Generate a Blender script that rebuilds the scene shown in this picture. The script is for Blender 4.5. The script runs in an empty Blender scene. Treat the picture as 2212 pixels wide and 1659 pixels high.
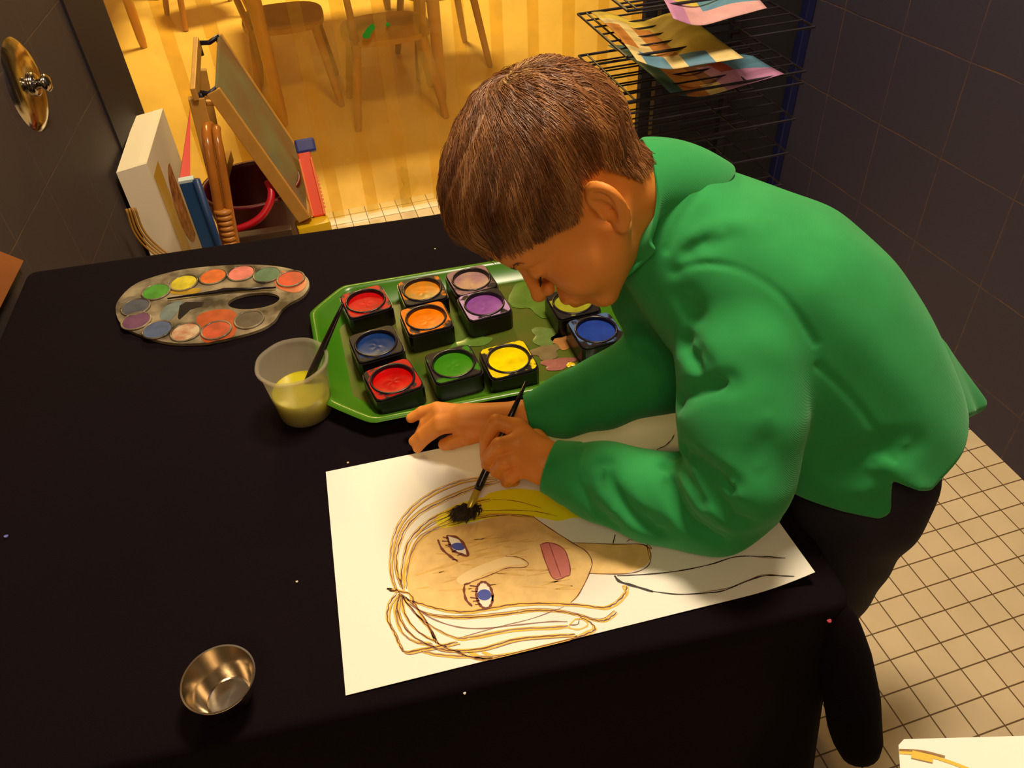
import bpy, bmesh, math, random
import numpy as np
from mathutils import Vector, Matrix, noise
random.seed(7); RNG = np.random.default_rng(7)
# ------------------------------------------------------------------ camera geometry (world = metres, camera above the origin)
RC = np.array([[0.9546185, -0.2951862, -0.0396052], [-0.2283071, -0.6398845, -0.7337735], [0.1912571, 0.7095160, -0.6782388]])
H = 1.29274; F = 1700.0; CX, CY = 1106.0, 829.5
CAM = np.array([0, 0, H])
TB = 0.58            # table top height
def ray(px, py): return RC.T @ np.array([(px-CX)/F, (py-CY)/F, 1.0])
def Z(px, py, z): d = ray(px, py); return CAM + d*(z-H)/d[2]
def Dp(px, py, dep): return CAM + ray(px, py)*dep
def Yp(px, py, y): d = ray(px, py); return CAM + d*y/d[1]
sc = bpy.context.scene
col = bpy.data.collections.new('room'); sc.collection.children.link(col)
C = col
# ------------------------------------------------------------------ materials
def nd(nt, t, **kw):
    n = nt.nodes.new(t)
    for k, v in kw.items():
        if k in n.inputs: n.inputs[k].default_value = v
        else: setattr(n, k, v)
    return n
def mat(name, color, rough=0.6, metal=0.0, noise_amt=0.0, noise_scale=40, bump=0.0, bump_scale=200, col2=None, **kw):
    m = bpy.data.materials.new(name); m.use_nodes = True; nt = m.node_tree; b = nt.nodes['Principled BSDF']
    b.inputs['Base Color'].default_value = (*color, 1); b.inputs['Roughness'].default_value = rough; b.inputs['Metallic'].default_value = metal
    for k, v in kw.items(): b.inputs[k].default_value = v
    tc = nt.nodes.new('ShaderNodeTexCoord')
    if noise_amt or col2:
        n = nd(nt, 'ShaderNodeTexNoise', Scale=noise_scale, Detail=4.0); nt.links.new(tc.outputs['Object'], n.inputs['Vector'])
        r = nt.nodes.new('ShaderNodeValToRGB'); nt.links.new(n.outputs['Fac'], r.inputs['Fac'])
        c2 = col2 or tuple(max(0, c*(1-noise_amt)) for c in color)
        r.color_ramp.elements[0].position = .35; r.color_ramp.elements[1].position = .65
        r.color_ramp.elements[0].color = (*c2, 1); r.color_ramp.elements[1].color = (*color, 1)
        nt.links.new(r.outputs['Color'], b.inputs['Base Color'])
    if bump:
        n2 = nd(nt, 'ShaderNodeTexNoise', Scale=bump_scale, Detail=3.0); nt.links.new(tc.outputs['Object'], n2.inputs['Vector'])
        bp = nd(nt, 'ShaderNodeBump', Strength=bump, Distance=0.002); nt.links.new(n2.outputs['Fac'], bp.inputs['Height']); nt.links.new(bp.outputs['Normal'], b.inputs['Normal'])
    return m
def srgb(r, g, b):
    f = lambda c: (c/255/12.92) if c/255 <= .04045 else ((c/255+.055)/1.055)**2.4
    return (f(r), f(g), f(b))
# ------------------------------------------------------------------ mesh helpers
def tag(o, label=None, cat=None, group=None, kind=None):
    if label: o['label'] = label
    if cat: o['category'] = cat
    if group: o['group'] = group
    if kind: o['kind'] = kind
    return o
def empty(name, loc, label=None, cat=None, group=None):
    o = bpy.data.objects.new(name, None); C.objects.link(o); o.location = loc; o.empty_display_size = .02
    return tag(o, label, cat, group)
def link(name, me, mats, parent=None, smooth=False):
    o = bpy.data.objects.new(name, me); C.objects.link(o)
    for m in (mats if isinstance(mats, (list, tuple)) else [mats]): me.materials.append(m)
    if smooth: me.polygons.foreach_set('use_smooth', [True]*len(me.polygons))
    if parent is not None:
        o.parent = parent; o.location = -world_loc(parent)
    me.update()
    return o
def world_loc(o):
    v = Vector(o.location)
    while o.parent is not None:
        o = o.parent; v = v + Vector(o.location)
    return v
class MB:
    def __init__(s): s.v = []; s.f = []; s.mi = []
    def add(s, vs, fs, mi=0):
        n = len(s.v); s.v += [tuple(map(float, v)) for v in vs]; s.f += [tuple(i+n for i in f) for f in fs]; s.mi += [mi]*len(fs)
    def box(s, c, size, M=None, mi=0, bev=0):
        c = np.array(c, float); h = np.array(size, float)/2; M = np.eye(3) if M is None else np.array(M)
        if bev:
            b = min(bev, *(h*.9)); vs = []; 
            bm = bmesh.new(); bmesh.ops.create_cube(bm, size=1)
            for v in bm.verts: v.co = Vector((v.co.x*h[0]*2, v.co.y*h[1]*2, v.co.z*h[2]*2))
            bmesh.ops.bevel(bm, geom=bm.edges[:], offset=b, segments=2, profile=.6, affect='EDGES')
            bm.verts.index_update()
            vs = [c + M @ np.array(v.co) for v in bm.verts]; fs = [[v.index for v in f.verts] for f in bm.faces]; bm.free()
            s.add(vs, fs, mi); return
        vs = [c + M @ (h*np.array([x, y, z])) for x in (-1, 1) for y in (-1, 1) for z in (-1, 1)]
        s.add(vs, [(0, 1, 3, 2), (4, 6, 7, 5), (0, 4, 5, 1), (2, 3, 7, 6), (0, 2, 6, 4), (1, 5, 7, 3)], mi)
    def tube(s, pts, r, n=8, cap=True, mi=0):
        P = [np.array(p, float) for p in pts]; rs = r if hasattr(r, '__len__') else [r]*len(P)
        up = None; base = len(s.v); vs = []; fs = []
        for i, p in enumerate(P):
            t = P[min(i+1, len(P)-1)] - P[max(i-1, 0)]; t /= (np.linalg.norm(t)+1e-12)
            if up is None: a = np.array([0, 0, 1.]) if abs(t[2]) < .9 else np.array([1., 0, 0]); up = a
            u = up - t*(up@t); u /= (np.linalg.norm(u)+1e-12); up = u; w = np.cross(t, u)
            for k in range(n): a = 2*math.pi*k/n; vs.append(p + rs[i]*(math.cos(a)*u+math.sin(a)*w))
        for i in range(len(P)-1):
            for k in range(n): fs.append((i*n+k, i*n+(k+1) % n, (i+1)*n+(k+1) % n, (i+1)*n+k))
        if cap: fs.append(tuple(range(n))[::-1]); fs.append(tuple((len(P)-1)*n+k for k in range(n)))
        s.add(vs, fs, mi)
    def lathe(s, prof, c, n=48, M=None, mi=0, mfun=None, rfun=None):
        c = np.array(c, float); M = np.eye(3) if M is None else np.array(M); vs = []; fs = []; m_ = []
        for (r, z) in prof:
            for k in range(n):
                a = 2*math.pi*k/n; q = 1 if rfun is None else rfun(a, z)
                vs.append(c + M @ np.array([r*q*math.cos(a), r*q*math.sin(a), z]))
        for i in range(len(prof)-1):
            for k in range(n): fs.append((i*n+k, i*n+(k+1) % n, (i+1)*n+(k+1) % n, (i+1)*n+k))
        if prof[0][0] > 1e-6: fs.append(tuple(range(n))[::-1])
        if prof[-1][0] > 1e-6 and False: fs.append(tuple((len(prof)-1)*n+k for k in range(n)))
        s.add(vs, fs, mi)
    def prism(s, poly, z0, z1, mi=0, tf=None):
        n = len(poly); vs = [(x, y, z0) for x, y in poly]+[(x, y, z1) for x, y in poly]
        if tf: vs = [tf(v) for v in vs]
        s.add(vs, [tuple(range(n))[::-1], tuple(range(n, 2*n))]+[(i, (i+1) % n, (i+1) % n+n, i+n) for i in range(n)], mi)
    def build(s, name, mats, parent=None, smooth=False, weld=False):
        me = bpy.data.meshes.new(name); me.from_pydata(s.v, [], s.f); me.validate()
        o = link(name, me, mats, parent, smooth)
        if len(set(s.mi)) > 1 and len(me.polygons) == len(s.mi): me.polygons.foreach_set('material_index', s.mi)
        bm = bmesh.new(); bm.from_mesh(me); bmesh.ops.recalc_face_normals(bm, faces=bm.faces); bm.to_mesh(me); bm.free()
        return o
def smooth_by_angle(o, ang=40):
    me = o.data; bm = bmesh.new(); bm.from_mesh(me)
    for f in bm.faces: f.smooth = True
    for e in bm.edges:
        if len(e.link_faces) == 2 and e.calc_face_angle(0) > math.radians(ang): e.smooth = False
    bm.to_mesh(me); bm.free(); return o
def spline(pts, n=6, closed=False):
    P = [np.array(p, float) for p in pts]; out = []; L = len(P)
    rng = range(L if closed else L-1)
    for i in rng:
        p0 = P[(i-1) % L] if closed or i > 0 else 2*P[0]-P[1]; p1 = P[i]; p2 = P[(i+1) % L]
        p3 = P[(i+2) % L] if closed or i+2 < L else 2*P[-1]-P[-2]
        for k in range(n):
            t = k/n; out.append(.5*((2*p1)+(-p0+p2)*t+(2*p0-5*p1+4*p2-p3)*t*t+(-p0+3*p1-3*p2+p3)*t**3))
    if not closed: out.append(P[-1])
    return out
# ------------------------------------------------------------------ implicit surfaces
def v3(*a): return np.array(a, dtype=np.float32)
def smin(a, b, k):
    h = np.clip(.5+.5*(b-a)/k, 0, 1); return b*(1-h)+a*h-k*h*(1-h)
def smax(a, b, k): return -smin(-a, -b, k)
def s_sph(P, c, r): return np.linalg.norm(P-v3(*c), axis=1)-r
def s_ell(P, c, r, M=None):
    q = P-v3(*c)
    if M is not None: q = q @ np.array(M, np.float32)      # columns of M = local axes
    r = v3(*r); k0 = np.linalg.norm(q/r, axis=1); k1 = np.linalg.norm(q/(r*r), axis=1)
    return k0*(k0-1)/np.maximum(k1, 1e-6)
def s_cone(P, a, b, ra, rb):
    a = v3(*a); b = v3(*b); ab = b-a; t = np.clip(((P-a)@ab)/max(float(ab@ab), 1e-12), 0, 1)
    return np.linalg.norm(P-a-t[:, None]*ab, axis=1)-(ra+(rb-ra)*t)
def s_chain(P, pts, rs, k=None):
    d = None
    for i in range(len(pts)-1):
        e = s_cone(P, pts[i], pts[i+1], rs[i], rs[i+1]); d = e if d is None else (np.minimum(d, e) if not k else smin(d, e, k))
    return d
def surface(f, lo, hi, h):
    """narrow-band sampling of f, then naive surface nets"""
    lo = np.array(lo, float); n = (np.ceil((np.array(hi)-lo)/h/4).astype(int))*4+4
    ax = [lo[i]+h*4*(np.arange(n[i]//4)+.375) for i in range(3)]
    G = np.stack(np.meshgrid(*ax, indexing='ij'), -1).reshape(-1, 3).astype(np.float32)
    c = f(G).reshape([m//4 for m in n]); S = np.repeat(np.repeat(np.repeat(c, 4, 0), 4, 1), 4, 2).astype(np.float32)
    band = np.abs(S) < h*9; idx = np.argwhere(band); P = (lo+idx*h).astype(np.float32)
    out = np.empty(len(P), np.float32)
    for i in range(0, len(P), 400000): out[i:i+400000] = f(P[i:i+400000])
    S[band] = out
    I = S < 0; cnt = np.zeros([m-1 for m in n], np.int8)
    offs = [(a, b, c_) for a in (0, 1) for b in (0, 1) for c_ in (0, 1)]
    sl = lambda o: tuple(slice(o[i], n[i]-1+o[i]) for i in range(3))
    for o in offs: cnt += I[sl(o)]
    act = (cnt > 0) & (cnt < 8); cells = np.argwhere(act); vid = -np.ones(act.shape, np.int64); vid[act] = np.arange(len(cells))
    acc = np.zeros((len(cells), 3)); num = np.zeros(len(cells))
    for i, a in enumerate(offs):
        for b in offs[i+1:]:
            if sum(abs(a[k]-b[k]) for k in range(3)) != 1: continue
            A = S[tuple((cells+a).T)]; B = S[tuple((cells+b).T)]; m = (A < 0) != (B < 0)
            t = A[m]/(A[m]-B[m]); acc[m] += np.array(a)+t[:, None]*(np.array(b)-np.array(a)); num[m] += 1
    V = lo+h*(cells+acc/num[:, None]); Q = []
    for axis in range(3):
        u, w = [k for k in range(3) if k != axis]
        a = [slice(None)]*3; b = [slice(None)]*3; a[axis] = slice(0, n[axis]-1); b[axis] = slice(1, n[axis])
        ch = np.argwhere(I[tuple(a)] != I[tuple(b)]); ch = ch[(ch[:, u] > 0) & (ch[:, w] > 0) & (ch[:, u] < n[u]-1) & (ch[:, w] < n[w]-1)]
        ins = I[tuple(ch.T)]
        def cid(du, dw):
            c_ = ch.copy(); c_[:, u] -= du; c_[:, w] -= dw; return vid[tuple(c_.T)]
        q = np.stack([cid(1, 1), cid(0, 1), cid(0, 0), cid(1, 0)], 1)
        flip = ins if axis != 1 else ~ins
        q[~flip] = q[~flip][:, ::-1]; Q.append(q)
    return V, np.concatenate(Q)
def np_mesh(name, V, Q, tri=None):
    me = bpy.data.meshes.new(name); me.vertices.add(len(V)); me.vertices.foreach_set('co', np.asarray(V, np.float32).ravel())
    Q = np.asarray(Q); k = Q.shape[1]
    me.loops.add(Q.size); me.loops.foreach_set('vertex_index', Q.ravel().astype(np.int32)); me.polygons.add(len(Q))
    me.polygons.foreach_set('loop_start', np.arange(len(Q), dtype=np.int32)*k); me.update(calc_edges=True); me.validate()
    me.polygons.foreach_set('use_smooth', [True]*len(me.polygons)); return me
def relax(V, Q, it=1, lam=.5):
    e = np.concatenate([Q[:, [0, 1]], Q[:, [1, 2]], Q[:, [2, 3]], Q[:, [3, 0]]])
    for _ in range(it):
        s = np.zeros_like(V); c = np.zeros(len(V)); np.add.at(s, e[:, 0], V[e[:, 1]]); np.add.at(s, e[:, 1], V[e[:, 0]])
        np.add.at(c, e[:, 0], 1); np.add.at(c, e[:, 1], 1); V = V*(1-lam)+lam*s/c[:, None]
    return V
def hit(f, px, py, t0=.5, t1=1.3, off=0.0):
    """first point of the surface f<0 on the line of sight (used while shaping cloth folds)"""
    d = ray(px, py); L = np.linalg.norm(d); t = t0
    for _ in range(90):
        p = CAM+d*t; v = float(f(p[None].astype(np.float32))[0])
        if v < .0005: break
        t += max(v, .0004)/L*.8
        if t > t1: return None
    return CAM+d*t
# ================================================================== THE ROOM
T = 0.0508
def tile_mat():
    m = bpy.data.materials.new('floor_tile'); m.use_nodes = True; nt = m.node_tree; b = nt.nodes['Principled BSDF']; L = nt.links.new
    g = nd(nt, 'ShaderNodeNewGeometry'); mp = nd(nt, 'ShaderNodeMapping'); mp.inputs['Location'].default_value = (-.9242-.0254*0, -.7696, 0)
    L(g.outputs['Position'], mp.inputs['Vector'])
    br = nd(nt, 'ShaderNodeTexBrick', offset=0.0, squash=1.0); br.inputs['Scale'].default_value = 1; br.inputs['Mortar Size'].default_value = .0014
    br.inputs['Mortar Smooth'].default_value = .25; br.inputs['Brick Width'].default_value = T; br.inputs['Row Height'].default_value = T
    br.inputs['Color1'].default_value = (*srgb(234, 210, 168), 1); br.inputs['Color2'].default_value = (*srgb(228, 203, 160), 1); br.inputs['Mortar'].default_value = (*srgb(112, 84, 48), 1)
    L(mp.outputs['Vector'], br.inputs['Vector'])
    n = nd(nt, 'ShaderNodeTexNoise', Scale=9.0, Detail=6.0); L(g.outputs['Position'], n.inputs['Vector'])
    r = nd(nt, 'ShaderNodeMapRange'); r.inputs['From Min'].default_value = .3; r.inputs['From Max'].default_value = .75; r.inputs['To Min'].default_value = .9; r.inputs['To Max'].default_value = 1.04
    L(n.outputs['Fac'], r.inputs['Value'])
    mx = nd(nt, 'ShaderNodeVectorMath', operation='SCALE'); L(br.outputs['Color'], mx.inputs[0]); L(r.outputs['Result'], mx.inputs['Scale'])
    # scuffs
    v = nd(nt, 'ShaderNodeTexVoronoi', Scale=7.0); L(g.outputs['Position'], v.inputs['Vector'])
    r2 = nd(nt, 'ShaderNodeMapRange'); r2.inputs['From Min'].default_value = .03; r2.inputs['From Max'].default_value = .12; r2.inputs['To Min'].default_value = .86
    L(v.outputs['Distance'], r2.inputs['Value'])
    m2 = nd(nt, 'ShaderNodeVectorMath', operation='SCALE'); L(mx.outputs['Vector'], m2.inputs[0]); L(r2.outputs['Result'], m2.inputs['Scale'])
    L(m2.outputs['Vector'], b.inputs['Base Color']); b.inputs['Roughness'].default_value = .42
    bp = nd(nt, 'ShaderNodeBump', Strength=.5, Distance=.001); L(br.outputs['Fac'], bp.inputs['Height']); bp.invert = True; L(bp.outputs['Normal'], b.inputs['Normal'])
    return m
def block_mat(name, axis_y, rot, zoff, yoff, base, mortar):
    m = bpy.data.materials.new(name); m.use_nodes = True; nt = m.node_tree; b = nt.nodes['Principled BSDF']; L = nt.links.new
    g = nd(nt, 'ShaderNodeNewGeometry'); s = nd(nt, 'ShaderNodeSeparateXYZ'); L(g.outputs['Position'], s.inputs[0])
    c = nd(nt, 'ShaderNodeCombineXYZ'); L(s.outputs['Y' if axis_y else 'X'], c.inputs['X']); L(s.outputs['Z'], c.inputs['Y'])
    mp = nd(nt, 'ShaderNodeMapping'); mp.inputs['Rotation'].default_value = (0, 0, rot); L(c.outputs[0], mp.inputs['Vector'])
    mp.inputs['Location'].default_value = (yoff, zoff, 0)
    br = nd(nt, 'ShaderNodeTexBrick', offset=0.0); br.inputs['Scale'].default_value = 1; br.inputs['Mortar Size'].default_value = .0020
    br.inputs['Mortar Smooth'].default_value = .6; br.inputs['Brick Width'].default_value = .2; br.inputs['Row Height'].default_value = .196
    br.inputs['Color1'].default_value = (*base, 1); br.inputs['Color2'].default_value = (*[x*.86 for x in base], 1); br.inputs['Mortar'].default_value = (*mortar, 1)
    n0 = nd(nt, 'ShaderNodeTexNoise', Scale=22.0, Detail=4.0); L(g.outputs['Position'], n0.inputs['Vector'])
    ad = nd(nt, 'ShaderNodeVectorMath', operation='MULTIPLY_ADD'); L(n0.outputs['Color'], ad.inputs[0]); ad.inputs[1].default_value = (.004, .004, 0); L(mp.outputs['Vector'], ad.inputs[2])
    L(ad.outputs[0], br.inputs['Vector'])
    n = nd(nt, 'ShaderNodeTexNoise', Scale=14.0, Detail=8.0, Roughness=.7); L(g.outputs['Position'], n.inputs['Vector'])
    mx = nd(nt, 'ShaderNodeMix', data_type='RGBA'); r = nd(nt, 'ShaderNodeMapRange'); r.inputs['From Min'].default_value = .34; r.inputs['From Max'].default_value = .6
    L(n.outputs['Fac'], r.inputs['Value']); r.inputs['To Max'].default_value = .8
    mf = nd(nt, 'ShaderNodeMath', operation='MULTIPLY'); L(r.outputs['Result'], mf.inputs[0]); L(br.outputs['Fac'], mf.inputs[1])
    L(mf.outputs[0], mx.inputs['Factor']); mx.inputs['B'].default_value = (*mortar, 1); mx.inputs['A'].default_value = (*base, 1)
    L(mx.outputs['Result'], b.inputs['Base Color']); b.inputs['Roughness'].default_value = .62
    bp = nd(nt, 'ShaderNodeBump', Strength=.35, Distance=.0015); bp.invert = True; L(br.outputs['Fac'], bp.inputs['Height'])
    n2 = nd(nt, 'ShaderNodeTexNoise', Scale=260.0, Detail=4.0); L(g.outputs['Position'], n2.inputs['Vector'])
    b2 = nd(nt, 'ShaderNodeBump', Strength=.25, Distance=.001); L(n2.outputs['Fac'], b2.inputs['Height']); L(bp.outputs['Normal'], b2.inputs['Normal']); L(b2.outputs['Normal'], b.inputs['Normal'])
    return m
M_TILE = tile_mat()
BLUE = srgb(60, 54, 72)
M_WR = block_mat('right_wall_blocks', True, math.radians(2.7), .041, .02, BLUE, srgb(112, 80, 62))
M_WL = block_mat('left_wall_blocks', True, 0, -.018, .06, srgb(64, 53, 52), srgb(100, 76, 58))
M_BK = mat('black_paint', srgb(26, 22, 30), .7, noise_amt=.3, noise_scale=6)
def slab(name, pts, z0, z1, m):
    b = MB(); b.prism(pts, z0, z1); o = b.build(name, m); tag(o, kind='structure'); return o
YC = 2.25                                                # plane of the strip curtain
slab('floor_tiled', [(-2.2, -2), (1.42, -2), (1.42, 2.33), (-2.2, 2.33)], -.05, 0, M_TILE).name = 'floor'
M_LINO = mat('pale_vinyl', srgb(236, 196, 104), .35, noise_amt=.07, noise_scale=3)
slab('floor_beyond', [(-2.6, 2.33), (3.2, 2.33), (3.2, 7), (-2.6, 7)], -.05, -.002, M_LINO).name = 'floor'
lw0 = np.array([-.376, YC]); ld = np.array([.122, .993])/np.linalg.norm([.122, .993])
lw1 = lw0-ld*4.4; nn = np.array([-ld[1], ld[0]])
slab('wall_left', [tuple(lw0), tuple(lw1), tuple(lw1+nn*.12), tuple(lw0+nn*.12)], 0, 2.6, M_WL)
slab('wall_right', [(1.276, -2), (1.42, -2), (1.42, YC), (1.276, YC)], 0, 2.6, M_WR)
slab('wall_back', [(.838, 1.745), (1.276, 1.745), (1.276, 1.765), (.838, 1.765)], 0, 2.6, M_BK)
slab('wall_near', [(-1.6, -2.0), (1.42, -2.0), (1.42, -2.12), (-1.6, -2.12)], 0, 2.6, mat('near_wall_paint', srgb(120, 100, 80), .8))
slab('wall_beyond', [(-2.6, 6.9), (3.2, 6.9), (3.2, 7.0), (-2.6, 7.0)], 0, 2.6, mat('far_wall_paint', srgb(220, 190, 130), .8))
slab('ceiling', [(-2.6, -2.12), (3.2, -2.12), (3.2, 7.0), (-2.6, 7.0)], 2.6, 2.66, mat('ceiling_paint', srgb(200, 180, 150), .9))
# blue corner upright
b = MB(); b.box((1.262, 1.73, 1.3), (.022, .026, 2.6), bev=.003)
tag(b.build('corner_post', mat('navy_paint', srgb(24, 28, 74), .4)), 'dark blue upright post in the corner beside the drying rack', 'post')
# ------------------------------------------------------------------ strip curtain
def strip_mat():
    m = bpy.data.materials.new('clear_yellow_vinyl'); m.use_nodes = True; nt = m.node_tree; nt.nodes.clear(); L = nt.links.new
    out = nd(nt, 'ShaderNodeOutputMaterial'); t = nd(nt, 'ShaderNodeBsdfTransparent'); t.inputs['Color'].default_value = (.985, .93, .72, 1)
    gl = nd(nt, 'ShaderNodeBsdfGlossy'); gl.inputs['Roughness'].default_value = .12; gl.inputs['Color'].default_value = (1, .95, .8, 1)
    df = nd(nt, 'ShaderNodeBsdfDiffuse'); df.inputs['Color'].default_value = (.8, .58, .16, 1)
    g = nd(nt, 'ShaderNodeNewGeometry'); n = nd(nt, 'ShaderNodeTexNoise', Scale=9.0, Detail=6.0); L(g.outputs['Position'], n.inputs['Vector'])
    r = nd(nt, 'ShaderNodeMapRange'); r.inputs['From Min'].default_value = .45; r.inputs['From Max'].default_value = .8; r.inputs['To Min'].default_value = .07; r.inputs['To Max'].default_value = .22
    L(n.outputs['Fac'], r.inputs['Value'])
    m1 = nd(nt, 'ShaderNodeMixShader'); L(r.outputs['Result'], m1.inputs['Fac']); L(t.outputs[0], m1.inputs[1]); L(df.outputs[0], m1.inputs[2])
    fr = nd(nt, 'ShaderNodeFresnel', IOR=1.25); m2 = nd(nt, 'ShaderNodeMixShader'); L(fr.outputs[0], m2.inputs['Fac']); L(m1.outputs[0], m2.inputs[1]); L(gl.outputs[0], m2.inputs[2])
    L(m2.outputs[0], out.inputs['Surface']); return m
M_STRIP = strip_mat()
xs = [-.38+.109*i for i in range(14)]
STR = []
names = ['strip of clear yellowish vinyl curtain, first from the dark left wall', 'second', 'third', 'fourth', 'fifth', 'sixth', 'seventh', 'eighth', 'ninth', 'tenth', 'eleventh', 'twelfth']
where = ['hanging against the dark left wall', 'hanging behind the white carton', 'hanging behind the left side of the chalkboard easel', 'hanging behind the red bucket', 'hanging behind the yellow and red toy level',
         'just right of the toy level', 'smeared with yellow at its lower end', 'left of the boy\'s hair', 'hanging behind the front of the boy\'s hair', 'hanging above the crown of the boy\'s hair', 'hanging left of the wire drying rack', 'hanging behind the left ends of the rack shelves', 'hanging next to the black back panel', 'hanging mostly behind the black back panel']
for i, x in enumerate(xs):
    wv = .145; yy = YC+(.006 if i % 2 else 0); bb = MB(); n = 6; vs = []
    for j in range(n+1):
        for k, zz in enumerate((.012+.008*(i % 3 == 1), 1.0, 2.3)):
            for s_ in (0, 1):
                u = j/n; vs.append((x+u*wv, yy+.003*math.sin(u*3.14)+.003*s_+.004*math.sin(zz*3+i), zz))
    fs = []
    I = lambda j, k, s_: (j*3+k)*2+s_
    for j in range(n):
        for k in range(2):
            fs.append((I(j, k, 0), I(j+1, k, 0), I(j+1, k+1, 0), I(j, k+1, 0)))
            fs.append((I(j, k, 1), I(j, k+1, 1), I(j+1, k+1, 1), I(j+1, k, 1)))
    bb.add(vs, fs)
    STR.append((x, bb.build('curtain_strip', M_STRIP, smooth=True))); tag(STR[-1][1], 'clear yellowish vinyl curtain strip '+where[i], 'curtain strip', 'clear strips of the doorway curtain')
# paint smears on the strips
def smear(pxs, m, label, name='paint_smear'):
    pts = [Yp(x, y, YC-.0055) for x, y in pxs]; c = np.mean(pts, 0); q = spline(pts, 4, True); bb = MB()
    vs = [c+np.array([0, -.0012, 0])]+q; bb.add(vs, [(0, i+1, (i+1) % len(q)+1) for i in range(len(q))]); bb.add([v+np.array([0, .003, 0]) for v in vs], [(0, (i+1) % len(q)+1, i+1) for i in range(len(q))])
    s_ = min(STR, key=lambda t: abs(t[0]+.072-c[0])); o_ = bb.build(name, m, s_[1]); o_['label'] = label
M_GRN = mat('green_poster_paint', srgb(40, 150, 40), .4)
smear([(806, 52), (810, 60), (803, 72), (798, 82), (788, 83), (783, 78), (790, 66), (797, 58)], M_GRN, 'drop shaped green paint smear on the vinyl curtain')
smear([(838, 49), (843, 53), (840, 57), (835, 58), (834, 54)], M_GRN, 'tiny green paint speck beside the larger green smear')
def haze(name, c, al):
    m = bpy.data.materials.new(name); m.use_nodes = True; nt = m.node_tree; b_ = nt.nodes['Principled BSDF']; b_.inputs['Base Color'].default_value = (*c, 1); b_.inputs['Roughness'].default_value = .6
    g = nd(nt, 'ShaderNodeNewGeometry'); n = nd(nt, 'ShaderNodeTexNoise', Scale=30.0, Detail=5.0); nt.links.new(g.outputs['Position'], n.inputs['Vector'])
    r = nd(nt, 'ShaderNodeMapRange'); r.inputs['From Min'].default_value = .4; r.inputs['From Max'].default_value = .65; r.inputs['To Max'].default_value = al
    nt.links.new(n.outputs['Fac'], r.inputs['Value']); nt.links.new(r.outputs['Result'], b_.inputs['Alpha']); return m
smear([(868, 360), (890, 372), (905, 395), (892, 420), (880, 440), (862, 448), (850, 430), (872, 400), (862, 378)], haze('thin_yellow_paint', srgb(240, 200, 20), .22), 'thin yellow paint smear low on the vinyl curtain')
# ------------------------------------------------------------------ wooden furniture beyond the curtain
M_WOOD = mat('birch_wood', srgb(214, 150, 54), .45, noise_amt=.18, noise_scale=14)
M_WOOD2 = mat('worn_birch_wood', srgb(196, 136, 62), .5, noise_amt=.25, noise_scale=12)
def kid_table(c, rz, L, W, label, h=.56):
    e = empty('low_table', (c[0], c[1], 0), label, 'table', 'low wooden tables beyond the curtain')
    M = np.array([[math.cos(rz), -math.sin(rz), 0], [math.sin(rz), math.cos(rz), 0], [0, 0, 1]]); c = np.array([*c, 0.])
    b_ = MB(); b_.box(c+[0, 0, h-.0125], (L, W, .025), M, bev=.008); smooth_by_angle(b_.build('tabletop', M_WOOD, e))
    b_ = MB()
    for sx in (-1, 1): b_.box(c+M@np.array([sx*(L/2-.07), 0, h-.06]), (.02, W-.14, .07), M)
    for sy in (-1, 1): b_.box(c+M@np.array([0, sy*(W/2-.07), h-.06]), (L-.14, .02, .07), M)
    b_.build('apron', M_WOOD2, e)
    for sx in (-1, 1):
        for sy in (-1, 1):
            b_ = MB(); p = c+M@np.array([sx*(L/2-.07), sy*(W/2-.07), 0]); b_.tube([p, p+[0, 0, .04], p+[0, 0, h-.03]], [.016, .02, .027], 10); smooth_by_angle(b_.build('leg', M_WOOD, e))
def kid_chair(c, rz, label, h=.31):
    e = empty('wooden_chair', (c[0], c[1], 0), label, 'chair', 'small wooden chairs beyond the curtain')
    M = np.array([[math.cos(rz), -math.sin(rz), 0], [math.sin(rz), math.cos(rz), 0], [0, 0, 1]]); c = np.array([*c, 0.])
    b_ = MB(); po = [(.165*math.copysign(abs(math.cos(a))**.7, math.cos(a)), .155*math.copysign(abs(math.sin(a))**.7, math.sin(a))) for a in np.linspace(0, 2*math.pi, 28, endpoint=False)]
    b_.prism(po, h-.018, h, tf=lambda v: c+M@np.array(v)); smooth_by_angle(b_.build('seat', M_WOOD2, e))
    for sx in (-1, 1):
        for sy in (-1, 1):
            b_ = MB(); b_.tube([c+M@np.array([sx*.17, sy*.16, 0]), c+M@np.array([sx*.165, sy*.155, .03]), c+M@np.array([sx*.12, sy*.115, h-.01])], [.012, .014, .016], 10); smooth_by_angle(b_.build('leg', M_WOOD2, e))
    for s_ in (-1, 1):
        b_ = MB(); b_.tube([c+M@np.array([s_*.12, .12, h-.01]), c+M@np.array([s_*.14, .17, h+.28])], [.013, .011], 10); b_.build('back_post', M_WOOD2, e, True)
    b_ = MB(); q = [c+M@np.array([x, .165+.02*(1-(x/.14)**2), h+.23]) for x in np.linspace(-.15, .15, 9)]
    vs = []
    for p in q:
        for dz in (-.045, .045):
            for dy in (-.006, .006): vs.append(p+M@np.array([0, dy, 0])+[0, 0, dz])
    fs = []
    for i in range(8):
        a, k = i*4, i*4+4; fs += [(a, k, k+2, a+2), (a+1, a+3, k+3, k+1), (a, a+1, k+1, k), (a+2, k+2, k+3, a+3)]
    fs += [(0, 2, 3, 1), (32, 33, 35, 34)]; b_.add(vs, fs); b_.build('back_rail', M_WOOD, e, True)
kid_table((.285, 3.66), 0.0, .77, 1.34, 'long low wooden table with one leg right behind the chalkboard easel')
kid_table((-1.02, 4.6), -.06, 1.05, .9, 'low wooden table at the far left, close to the dark wall edge')
kid_chair((.06, 3.33), 1.5, 'round backed wooden chair tucked under the near left side of the long table')
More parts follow.
